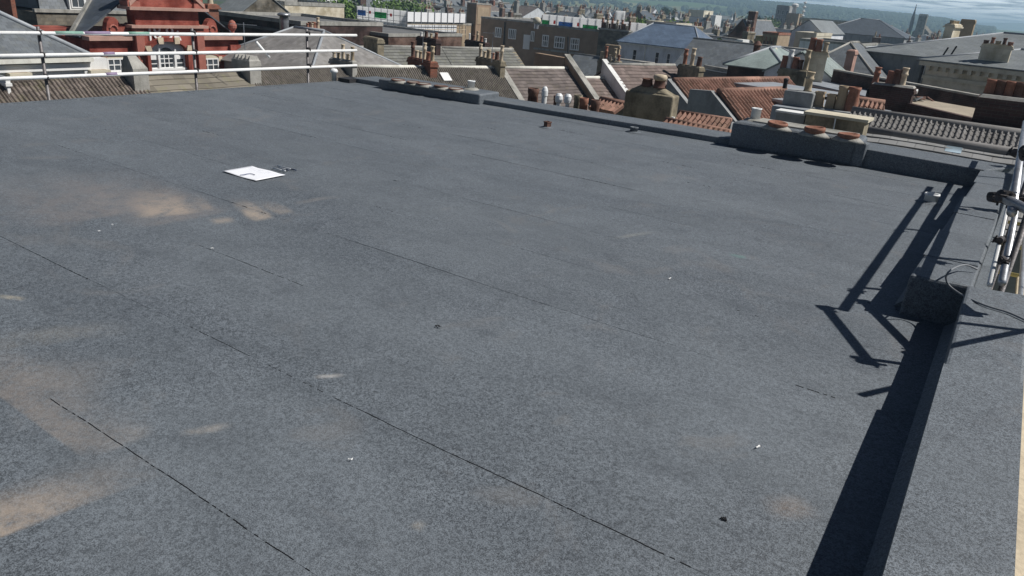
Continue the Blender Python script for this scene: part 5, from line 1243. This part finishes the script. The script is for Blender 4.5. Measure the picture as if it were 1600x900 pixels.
# big hipped building with cream walls at the right
HB = rad(-14)
t = thing('hipped_stone_building', 'large slate-hipped stone building with bracketed eaves and broad chimneys', 'building', tuple(at(1350, 80, 62).xy) + (0,), HB)
ze = at(1350, 80, 62).z; R_ = Matrix.Rotation(HB, 3, 'Z')
hip(t, 0, 30, 0, 14, ze, ze + 1.9, GREY_R, SLATE_PALE, .5, .3, .4, run=7.0, cap=LEAD)
exh, eyh = R_ @ Vector((1, 0, 0)), R_ @ Vector((0, 1, 0))
wx = tdir(1450, t.location + Vector((0, 0, ze)) - eyh * 3, exh)
hip(t, wx, wx + 20, -3, 5, ze - .05, ze + 1.0, CREAM_ST, SLATE_PALE, .5, .3, .5, run=4.5, cap=LEAD)
MB().box(wx - .35, wx + 20, -3.4, -3.002, ze - .35, ze - .08).build('cornice', CREAM, t)
for i in range(26): MB().box(wx + .1 + i * .5, wx + .32 + i * .5, -3.3, -3.003, ze - .62, ze - .352).build('bracket', CREAM, t)
MB().box(wx - .1, wx + 20, -3.12, -3.004, ze - 1.15, ze - .95).build('string_course', CREAM, t)
for k in range(5): window(t, 'y', wx + .9 + k * 1.5, wx + 1.6 + k * 1.5, ze - 3.4, ze - 1.5, -3.0, 1, 2, CREAM, GLASS if k % 2 == 0 else CREAM, sill=CREAM)
MB().tube((wx - .15, -3.1, ze - .3), (wx - .15, -3.1, ze - 6), .09, 8).build('rain_pipe', IRON, t)
for a, m in ((-.5, 0), (-.9, 0)): MB().tube((wx + a, -.6, ze - .3), (wx + a - .3, -.6, ze - 5), .05, 6).build('ladder_rail', WHITE_P, t)
cstack(t, 1478, 1484, 1503, 38, 66, at(1484, 66, 66), CREAM_ST, ('squat', 'squat', 'squat'), [BUFF], 1.2, down=2, oversail=.12)
bpy.context.view_layer.update()
PW = t.matrix_basis @ Vector((wx, -3.5, ze - .05)); NW = R_ @ Vector((0, -.227, .974))
cstack(t, 1536, 1574, 1582, 72, 99, atp(1575, 99, PW, NW), CREAM_ST, ('squat', 'roll', 'squat', 'roll', 'squat'), [TERRA_DK, TERRA, BUFF], 1.1, down=.6, oversail=.1)
cstack(t, 1504, 1518, 1524, 32, 60, at(1518, 60, 75), TAN_R, (), down=3, oversail=.05)
for px_, py_ in ((1470, 92), (1483, 90), (1565, 105), (1584, 108)):
    P_ = at(px_, py_, 58.5); MB().tube(t.matrix_basis.inverted() @ P_, t.matrix_basis.inverted() @ (P_ + Vector((.25, 0, .75))), .06, 6).build('vent_pipe', IRON, t)
# arcaded pale building, classical cream building, orange building, tower
t = thing('arcaded_building', 'pale grey building with a row of arched recesses', 'building')
x0, x1, Y, z = ybox(1250, 1345, 68, 105); flat(t, x0, x1, Y, Y + 12, z, PALE_R, ASPH, .3)
for k in range(6):
    a = x0 + (x1 - x0) * (k + .25) / 6; b = x0 + (x1 - x0) * (k + .75) / 6; mb = MB(); poly_y(mb, arc((a + b) / 2, z - 1.6, (b - a) / 2, .6, 0, 180, 8) + [(a, z - 4), (b, z - 4)], Y - .05, Y - .003); mb.build('window', GLASS, t)
t = thing('pedimented_hall', 'cream hall with a grey pitched roof and parapet', 'building')
x0, x1, Y, z = ybox(1243, 1275, 55, 118); flat(t, x0, x1, Y, Y + 10, z, CREAM, ASPH, .4, copm=CREAM)
gable(t, x0 - 3.2, x0 + 1.4, Y + 10.2, Y + 26, z + .2, z + 2.0, 'y', PALE_R, SLATE_PALE)
t = thing('orange_building', 'orange-tan building with pilasters and a dark side gable', 'building')
x0, x1, Y, z = ybox(1192, 1216, 54, 108); flat(t, x0, x1, Y, Y + 6, z, TAN_R, TERRA, .3, copm=TERRA)
for k in range(4): MB().box(x0 + (x1 - x0) * (k + .1) / 4, x0 + (x1 - x0) * (k + .28) / 4, Y - .2, Y - .003, z - 4, z - .3).build('pilaster', TERRA, t)
for k in range(3): window(t, 'y', x0 + (x1 - x0) * (k + .45) / 4, x0 + (x1 - x0) * (k + .95) / 4, z - 3, z - .8, Y, 1, 2, TERRA, GLASS)
x0, x1, Y2, z2 = ybox(1180, 1193, 56, 108); MB().box(x0, x1 - .01, Y2 + .2, Y2 + 6, GZ, z2).build('side_wing', ASHLAR, t)
t = thing('brown_gabled_block', 'plum-brown gabled block with one tall end stack near the orange building', 'building')
x0, x1, Y, z = ybox(1140, 1176, 45, 116); gable(t, x0, x1, Y, Y + 14, z - 1, z + 1.2, 'y', BR_BROWN, SLATE, cap=CONC); stack(t, x1 - 1.1, x1 - .1, Y + .3, Y + 1.5, z - 2, z + 2.4, BR_BROWN, CONC)
t = thing('white_lift_housing', 'small white box housing above dark roofs', 'building')
x0, x1, Y, z = ybox(1151, 1161, 62, 96); MB().box(x0, x1, Y, Y + 2.5, GZ, z).build('wall', WHITE_R, t); panes_y(t, [(x0 + .15, x0 + .45), (x0 + .6, x0 + .85)], Y, z - .7, z - .2, 1, 1)
t = thing('grey_tower', 'square grey tower block with a white rooftop tank on the skyline', 'tower')
x0, x1, Y, z = ybox(1214, 1233, 10, 330); flat(t, x0, x1, Y, Y + 7, z, GREY_R, ASPH, .4)
for k in range(4):
    for j in range(3): window(t, 'y', x0 + .6 + j * 1.7, x0 + 1.5 + j * 1.7, z - 3 - k * 3, z - 1.4 - k * 3, Y, 1, 1, PALE_R, GLASS)
MB().box(x1 + .02, x1 + 4.6, Y - 1, Y + 6, GZ, z - 2.2).build('stair_core', TAN_R, t)
o = MB().lathe([(.8, 0), (.8, 2.2), (1.3, 2.4), (1.3, 3.2), (.6, 3.6)], n=12).build('roof_tank', WHITE_R, t); o.location = (x1 + 2, Y + 1, z - 2.2)
t = thing('white_mast', 'slim white mast beside the grey tower', 'mast')
P_ = at(1253, 30, 330); MB().lathe([(.5, 0), (.35, 10), (.2, 17), (.1, 20)], (P_.x, P_.y, GZ), 8).build('mast_pole', WHITE_R, t); tp_ = at(1254, 12, 330)
for k in range(4): MB().lathe([(.5, 0), (.7, .3), (.5, .6)], (P_.x, P_.y, P_.z + 1 + k * 1.6), 8).build('antenna_drum', WHITE_R, t)
t = thing('long_office_slab', 'long low office slab with banded storeys below the hill', 'building')
x0, x1, Y, z = ybox(1250, 1345, 33, 300); flat(t, x0, x1, Y, Y + 15, z, TAN_R, ASPH, .5)
for k in range(2):
    for j in range(16): window(t, 'y', x0 + .5 + j * (x1 - x0) / 16, x0 + (j + .8) * (x1 - x0) / 16, z - 1.9 - k * 3, z - .7 - k * 3, Y, 2, 1, PALE_R, GLASS)
t = thing('dark_hipped_hall', 'dark hipped hall roof with one bright end slope', 'building')
P_ = at(1345, 52, 190); hip(t, P_.x - 9, P_.x + 9, P_.y, P_.y + 14, P_.z - .3, P_.z + 3.0, GREY_R, SLATE_DK, cap=LEAD)
t = thing('cream_block', 'cream cube-like block on the skyline left of the wooded ridge', 'building')
x0, x1, Y, z = ybox(1076, 1100, 17, 360); flat(t, x0, x1, Y, Y + 12, z, CREAM, ASPH, .4, copm=CREAM); MB().box(x1 + .02, x1 + 5, Y + 2, Y + 10, GZ, z - 1.2).build('annex', WHITE_R, t)
t = thing('cream_low_block', 'low cream block with white openings right of the billboard', 'building')
x0, x1, Y, z = ybox(1010, 1056, 37, 150); flat(t, x0, x1, Y, Y + 8, z, CREAM, ASPH, .35, copm=CREAM)
for a, b in ((.04, .3), (.66, .95)): window(t, 'y', x0 + (x1 - x0) * a, x0 + (x1 - x0) * b, z - 1.7, z - .5, Y, 3, 1, WHITE_P, PALE_R)

# church on the skyline
t = thing('parish_church', 'distant grey church with a slim spire beside a battlemented tower', 'church')
P_ = at(1438, 42, 520); zt = at(1438, 25, 520).z; s = 520 / FPX
cx_, cy_ = P_.x, P_.y
MB().box(cx_ - 2.0, cx_ + 2.4, cy_ - 2.4, cy_ + 2.4, GZ, zt).build('tower', STONE, t)
for i in range(4):
    for j in (-1, 1): MB().box(cx_ - 1.9 + i * 1.2, cx_ - 1.2 + i * 1.2, cy_ + j * 2.0 - .3, cy_ + j * 2.0 + .3, zt + .01, zt + 1.2).build('merlon', GREY_R, t)
for i in (-1, 1):
    for j in (-1, 1): MB().lathe([(.3, 0), (.25, .7), (.05, 1.2)], (cx_ + .25 + i * 2.1, cy_ + j * 2.1, zt - .2), 6).build('pinnacle', GREY_R, t)
sx = at(1426, 30, 520).x; zs_ = at(1429, 6, 520).z
MB().lathe([(1.0, GZ), (1.0, zt - 1), (.8, zt - .5), (.38, zt + 3), (.12, zs_)], (sx, cy_, 0), 8).build('spire', SLATE_DK, t)
poly = MB(); poly_y(poly, [(cx_ - 4, GZ), (cx_ + 5, GZ), (cx_ + 5, zt - 9), (cx_ + .5, zt - 5), (cx_ - 4, zt - 9)], cy_ + 3.7, cy_ + 25); poly.build('nave', STONE, t)

# ------------------------------------------------------------------ ground and hills
def ground_mat():
    t = NT('town_ground'); co = t.coord()
    f = t.ramp(t.noise(co, .02, 5), .42, .6)
    return t.done(t.mix(f, (.07, .07, .07), (.06, .085, .04)), .95, .15)
MB().face([(-7000, -2500, GZ), (7000, -2500, GZ), (7000, 9000, GZ), (-7000, 9000, GZ)]).build('ground', ground_mat(), None, fix=False); struct(bpy.data.objects['ground'])
def hill_mat():
    t = NT('wooded_hill'); co = t.coord()
    vo = t.new('ShaderNodeTexVoronoi'); vo.inputs['Scale'].default_value = .006; t.link(co, vo.inputs['Vector'])
    sp = t.new('ShaderNodeSeparateColor'); t.link(vo.outputs['Color'], sp.inputs[0])
    field = t.mix(t.ramp(sp.outputs[0], .2, .8), (.07, .12, .035), (.20, .20, .085))
    wood = t.mix(t.noise(co, .05, 4), (.02, .035, .015), (.055, .08, .03))
    k = t.ramp(t.math('ADD', t.noise(co, .0016, 4), t.math('MULTIPLY', sp.outputs[1], .12)), .48, .54)
    return t.done(t.mix(k, wood, field), .95, .1)
HM = hill_mat()
def hill(name, u0, u1, r0, r1, hf, na=90, nr=14):
    """a ridge seen between picture columns u0..u1, standing between ranges r0 and r1"""
    mb = MB(); idx = []
    for j in range(nr + 1):
        L = []
        for i in range(na + 1):
            px = u0 + (u1 - u0) * i / na; d = ray(px, 20); d2 = Vector((d.x, d.y, 0)).normalized(); r = r0 + (r1 - r0) * j / nr
            prof = math.sin(min(1, j / nr * 1.25) * math.pi / 2) if j / nr < .8 else math.cos((j / nr - .8) / .2 * .9)
            z = GZ - 2 + (hf(px) + 14) * prof + 4 * math.sin(i * .7 + j * 1.3) * prof
            p = Vector((CAM.x, CAM.y, 0)) + d2 * r; L.append(len(mb.v)); mb.v.append((p.x, p.y, z))
        idx.append(L)
    for j in range(nr):
        for i in range(na): mb.f.append((idx[j][i], idx[j][i + 1], idx[j + 1][i + 1], idx[j + 1][i]))
    o = mb.build(name, HM, None, True, fix=False); return struct(o)
def ang_to_h(px, py, r): return at(px, py, r).z
def ridge1(px):     # wooded hill: skyline of the photograph's right half
    ks = [(-200, -20), (400, -40), (800, -25), (1000, -6), (1100, 0), (1200, 7), (1290, 14), (1350, 20), (1420, 27), (1480, 34), (1540, 46), (1900, 75)]
    for (a, b), (c, d) in zip(ks, ks[1:]):
        if a <= px <= c: y = b + (d - b) * (px - a) / (c - a); break
    else: y = ks[0][1] if px < -200 else 75
    return ang_to_h(px, y + 1, 2300) + 2
hill('hill', -300, 1900, 1250, 2600, ridge1)
def ridge2(px):
    y = 36 + max(0, (px - 1600)) * .06 if px > 1450 else 36 + (px - 1450) * .07
    return ang_to_h(px, y, 5200)
hill('far_hill', 900, 2100, 4200, 5800, ridge2, 50, 8)

# ------------------------------------------------------------------ trees
def leaf_mat(name, c):
    if name in MATS: return MATS[name]
    t = NT(name); oi = t.new('ShaderNodeObjectInfo'); n = t.noise(t.coord(), .8, 3)
    col = t.mix(t.ramp(n, .35, .65), sh(c, .7), sh(c, 1.35)); MATS[name] = t.done(col, .7, .25); return MATS[name]
LEAF = [leaf_mat('leaf_fresh', (.10, .17, .035)), leaf_mat('leaf_mid', (.065, .11, .03)), leaf_mat('leaf_dark', (.04, .07, .025))]
BARK = mat('bark', (.10, .08, .06), .95)
def tree_meshes(seed, h, r, m, leaves=1500, size=.32):
    rnd = random.Random(seed); tm = MB(); th = h * .5
    tm.tube((0, 0, 0), (0, 0, th), .28, 8, .17)
    cl = []
    for k in range(11):
        a = k * 2.4 + rnd.random(); z = h * rnd.uniform(.45, .9); rr = r * math.sqrt(max(.1, 1 - ((z - h * .62) / (h * .42)) ** 2)) * rnd.uniform(.35, .8)
        e = Vector((rr * math.cos(a), rr * math.sin(a), z)); tm.tube((0, 0, th * rnd.uniform(.6, 1)), e, .1, 5, .03); cl.append((e, r * rnd.uniform(.32, .5)))
    lm = MB()
    for i in range(leaves):
        c, cr = rnd.choice(cl); d = Vector((rnd.gauss(0, 1), rnd.gauss(0, 1), rnd.gauss(0, .8))).normalized() * cr * rnd.random() ** .4
        p = c + d; a = Vector((rnd.gauss(0, 1), rnd.gauss(0, 1), rnd.gauss(0, 1))).normalized(); b = a.orthogonal().normalized(); s = size * rnd.uniform(.6, 1.3)
        lm.face([p - a * s, p + b * s * .6, p + a * s, p - b * s * .6])
    return tm.mesh('trunk', BARK), lm.mesh('crown', m, fix=False)
TREES = [tree_meshes(1, 11, 4.2, LEAF[0]), tree_meshes(2, 10, 3.8, LEAF[1]), tree_meshes(3, 12, 4.4, LEAF[2]), tree_meshes(4, 8, 3.4, LEAF[0])]
def tree(px, pyTop, rng, k, label, group):
    tp = at(px, pyTop, rng); hgt = tp.z - GZ; base = (11, 10, 12, 8)[k]; s = hgt / (base * 1.02)
    t = thing('tree', label, 'tree', (tp.x, tp.y, GZ), rng * 1.7, group); t.scale = (min(s, 1.25), min(s, 1.25), s)
    for nm, me in zip(('trunk', 'crown'), TREES[k]): link(nm, me, t)
for px, py, r, k, lab in ((520, -6, 150, 0, 'bright green tree behind the cream house roofs'), (545, -2, 165, 1, 'green tree just left of the sheeted scaffold'), (604, -4, 185, 0, 'fresh green tree over the left part of the white sheeting'),
        (628, -2, 190, 1, 'rounded green tree over the middle of the white sheeting'), (655, 1, 200, 0, 'green tree over the right part of the white sheeting'), (984, 24, 165, 0, 'yellow-green tree right of the blank white board'), (1003, 28, 170, 1, 'green tree behind the low cream block'),
        (1063, 30, 170, 0, 'green tree right of the low cream block'), (1098, 66, 95, 0, 'bright green garden tree right of the blue slated house'), (1110, 69, 98, 3, 'small green garden tree among dark roofs'), (1133, 67, 102, 3, 'light green bush-like tree near the white box housing'),
        (1048, 10, 420, 2, 'dark tree on the skyline left of the cream block'), (1178, 18, 360, 2, 'tall dark tree left of the grey tower'), (1192, 22, 350, 2, 'dark tree just left of the grey tower'), (1204, 28, 300, 1, 'tree at the foot of the grey tower')):
    tree(px, py, r, k, lab, 'trees among the houses')
# woodland on the hill, too far to count
rnd = random.Random(9); wd = MB()
for i in range(5200):
    px = rnd.uniform(820, 1560); j = rnd.random() ** .55; r = 1250 + 1350 * .8 * j; d = ray(px, 20); d2 = Vector((d.x, d.y, 0)).normalized()
    prof = math.sin(min(1, j * .8 * 1.25) * math.pi / 2); z = GZ - 2 + (ridge1(px) + 14) * prof; p = Vector((CAM.x, CAM.y, 0)) + d2 * r
    if math.sin(p.x * .006) + math.sin(p.y * .009 + 1) + .5 * math.sin(p.x * .02) > .9 and j < .8: continue
    s = rnd.uniform(4, 8); wd.lathe([(s * .5, -2), (s * rnd.uniform(.8, 1.1), s * .4), (s * .75, s * .9), (s * .2, s * 1.25)], (p.x, p.y, z), 5, False, True, rnd.random() * 6)
stuff(tag(wd.build('woodland', mat('woodland_leaves', (.035, .055, .022), .9, .45, .05, .4, 0), None), 'dark wooded ridge closing the view beyond the town', 'woodland'))

# ------------------------------------------------------------------ the town fading into the distance
ROOFS = [SLATE, SLATE_DK, TILE_REDBR, TILE_DKBR, SLATE_PALE, SLATE, TILE_GREY]
WALLS = [GREY_R, PALE_R, TAN_R, BR_BROWN, STONE, CREAM, BROWN_R, WHITE_R]
def far_proto(i):
    rnd = random.Random(100 + i); t = bpy.data.objects.new('town_house', None); COL.objects.link(t)
    w_ = rnd.uniform(6, 11); d_ = rnd.uniform(7, 10); ze = rnd.uniform(6.0, 8.2); zr = ze + rnd.uniform(1.8, 2.8)
    rm = ROOFS[i % len(ROOFS)]; wm = WALLS[(i * 3) % len(WALLS)]; ax = 'x' if i % 3 else 'y'
    if i % 5 == 4: flat(t, -w_ / 2, w_ / 2, 0, d_, ze + 1.2, wm, ASPH, .4, base=0); top = ze + 1.2
    elif i % 5 == 2: hip(t, -w_ / 2, w_ / 2, 0, d_, ze, zr, wm, rm, base=0, cap=CONC); top = zr
    else: gable(t, -w_ / 2, w_ / 2, 0, d_, ze, zr, ax, wm, rm, base=0, cap=CONC); top = zr
    n = 3 if w_ > 8 else 2
    for k in range(n):
        a = -w_ / 2 + w_ * (k + .28) / n; b = -w_ / 2 + w_ * (k + .68) / n
        for z0 in (ze - 1.9, ze - 4.6): window(t, 'y', a, b, z0, z0 + 1.4, 0, 2, 2, WHITE_P, GLASS, .09, .06)
    for k in range(2):
        a = d_ * (k + .3) / 2; window(t, 'x', a, a + 1.0, ze - 1.9, ze - .5, w_ / 2, 1, 2, WHITE_P, GLASS, .09, .06)
    if i % 5 != 4:
        xs = (-w_ / 2 + .1, w_ / 2 - 1.0) if i % 2 else (w_ / 2 - 1.0,)
        for x_ in xs: stack(t, x_, x_ + .85, d_ / 2 - .8, d_ / 2 + .8, ze, top + 1.1, [BR_BROWN, STACKST, BR_REDCH, CONC][i % 4], CONC, ('taper', 'tall', 'roll', 'taper')[:2 + i % 3], [TERRA, BUFF, TERRA_DK], n=7, scale=1.25)
    if i % 5 != 4 and i % 2: aerial(t, (w_ / 2 - .6, d_ / 2, top + .8), 1.8, i * .9)
    return t
PROTOS = [far_proto(i) for i in range(15)]
DESC = {}
roofname = ['grey slate', 'dark slate', 'red-brown tile', 'dark brown tile', 'pale slate', 'grey slate', 'grey tile']
wallname = ['grey rendered', 'pale grey rendered', 'tan rendered', 'brown brick', 'stone', 'cream rendered', 'brown rendered', 'white rendered']
def far_desc(i):
    shape = 'flat-roofed block' if i % 5 == 4 else 'hipped house' if i % 5 == 2 else 'gabled house'
    rn = 'grey top' if i % 5 == 4 else roofname[i % 7] + ' roof'
    return wallname[(i * 3) % 8] + ' ' + shape + ', ' + rn + ','
rnd = random.Random(21)
placed = []; used = set()
def blocked(p, r):
    for (qx, qy, qr) in placed:
        if (p.x - qx) ** 2 + (p.y - qy) ** 2 < (qr + r) ** 2: return True
    return False
for o in list(COL.objects):
    if o.parent is None and o.type == 'EMPTY' and o.name not in [q.name for q in PROTOS]:
        pass
bpy.context.view_layer.update()
for o in COL.objects:
    if o.type == 'MESH' and (o.name.startswith('wall') or o.name.startswith('sheeting')) and o.parent and o.parent not in PROTOS:
        bb = [o.matrix_world @ Vector(c) for c in o.bound_box]; cx_ = sum((b.x for b in bb)) / 8; cy_ = sum((b.y for b in bb)) / 8
        rr = max(math.hypot(b.x - cx_, b.y - cy_) for b in bb)
        if math.hypot(cx_ - CAM.x, cy_ - CAM.y) > 60: placed.append((cx_, cy_, rr * .8))
count = 0; same = {}
for tier, (r0, r1, n_, a, b) in enumerate(((112, 150, 26, 930, 1640), (150, 210, 50, 640, 1640), (210, 300, 70, 480, 1640), (300, 440, 80, 600, 1640), (440, 640, 60, 800, 1640))):
    tries = 0; k = 0
    while k < n_ and tries < 1500:
        tries += 1
        px = rnd.uniform(a, b); r = math.sqrt(rnd.uniform(r0 * r0, r1 * r1)); p = at(px, 60, r); p.z = GZ
        if blocked(p, 5.2): continue
        i = rnd.randrange(len(PROTOS)); src = PROTOS[i]
        t = src if i not in used else copy_tree(src); used.add(i)
        zs_ = rnd.uniform(.78, 1.04) if tier < 2 else rnd.uniform(.8, 1.12)
        t.location = p; t.rotation_euler.z = rad(rnd.choice([0, 0, -14, -20, 8]) + rnd.choice([0, 0, 90, -90]) * (1 if rnd.random() < .35 else 0)); t.scale = (1, 1, zs_)
        tierw = ['in the middle distance', 'farther off', 'far off', 'in the haze', 'under the hills'][tier]
        marks = [(640, 'left of the sheeted scaffold'), (745, 'above the sheeted scaffold'), (850, 'above the office block'), (935, 'above the hoarding'), (1010, 'near the billboard'), (1080, 'near the low block'), (1140, 'near the orange building'), (1212, 'left of the grey tower'),
                 (1260, 'below the grey tower'), (1320, 'near the office slab'), (1385, 'near the dark hipped hall'), (1460, 'near the church'), (1540, 'behind the hipped building'), (1700, 'at the right edge')]
        where = next(n for e, n in marks if px < e)
        lab = far_desc(i) + ' ' + tierw + ' ' + where
        tag(t, lab, 'house', 'rooftops ' + tierw + ' ' + where + ': ' + far_desc(i))
        same.setdefault(lab, []).append((px, t))
        placed.append((p.x, p.y, 5.0)); k += 1; count += 1
for lab, L in same.items():                      # look-alikes side by side: told apart by their place
    L.sort(key=lambda q: q[0])
    words = {2: ('left-hand', 'right-hand'), 3: ('leftmost', 'middle', 'rightmost')}.get(len(L), ())
    for w_, (_, t) in zip(words, L): t['label'] = w_ + ' ' + lab
for i, q in enumerate(PROTOS):
    if i not in used:
        for ch in list(q.children_recursive): bpy.data.objects.remove(ch)
        bpy.data.objects.remove(q)
print('far houses', count)

# ------------------------------------------------------------------ haze
HAZE = True
if HAZE:
    hz = bpy.data.materials.new('haze'); hz.use_nodes = True; n_ = hz.node_tree.nodes; l_ = hz.node_tree.links
    n_.remove(n_['Principled BSDF']); v = n_.new('ShaderNodeVolumePrincipled'); v.inputs['Color'].default_value = (.55, .81, 1.0, 1); v.inputs['Density'].default_value = .00048; v.inputs['Anisotropy'].default_value = .2
    l_.new(v.outputs[0], n_['Material Output'].inputs['Volume'])
    HTOP = max((o.matrix_world @ Vector(c)).z for o in COL.objects if o.type == 'MESH' and o.name.startswith(('hill', 'far_hill', 'woodland', 'spire')) for c in o.bound_box)
    print('haze top', HTOP)
    o = MB().box(-6900, 6900, -2400, 8900, GZ - 2.5, HTOP + 3).build('haze', hz); stuff(o)

# ------------------------------------------------------------------ every Empty sits at the base of its thing
bpy.context.view_layer.update()
CH = {}
for o in COL.objects:
    if o.parent is not None: CH.setdefault(o.parent, []).append(o)
for t in [o for o in COL.objects if o.type == 'EMPTY' and o.parent is None]:
    if t not in CH: continue
    lo = [1e9] * 3; hi = [-1e9] * 3
    for ch in CH[t]:
        for c in ch.bound_box:
            p = ch.matrix_basis @ Vector(c)
            for k in range(3): lo[k] = min(lo[k], p[k]); hi[k] = max(hi[k], p[k])
    d = Vector(((lo[0] + hi[0]) / 2, (lo[1] + hi[1]) / 2, lo[2]))
    t.location = t.matrix_basis @ d
    for ch in CH[t]: ch.location = ch.location - d
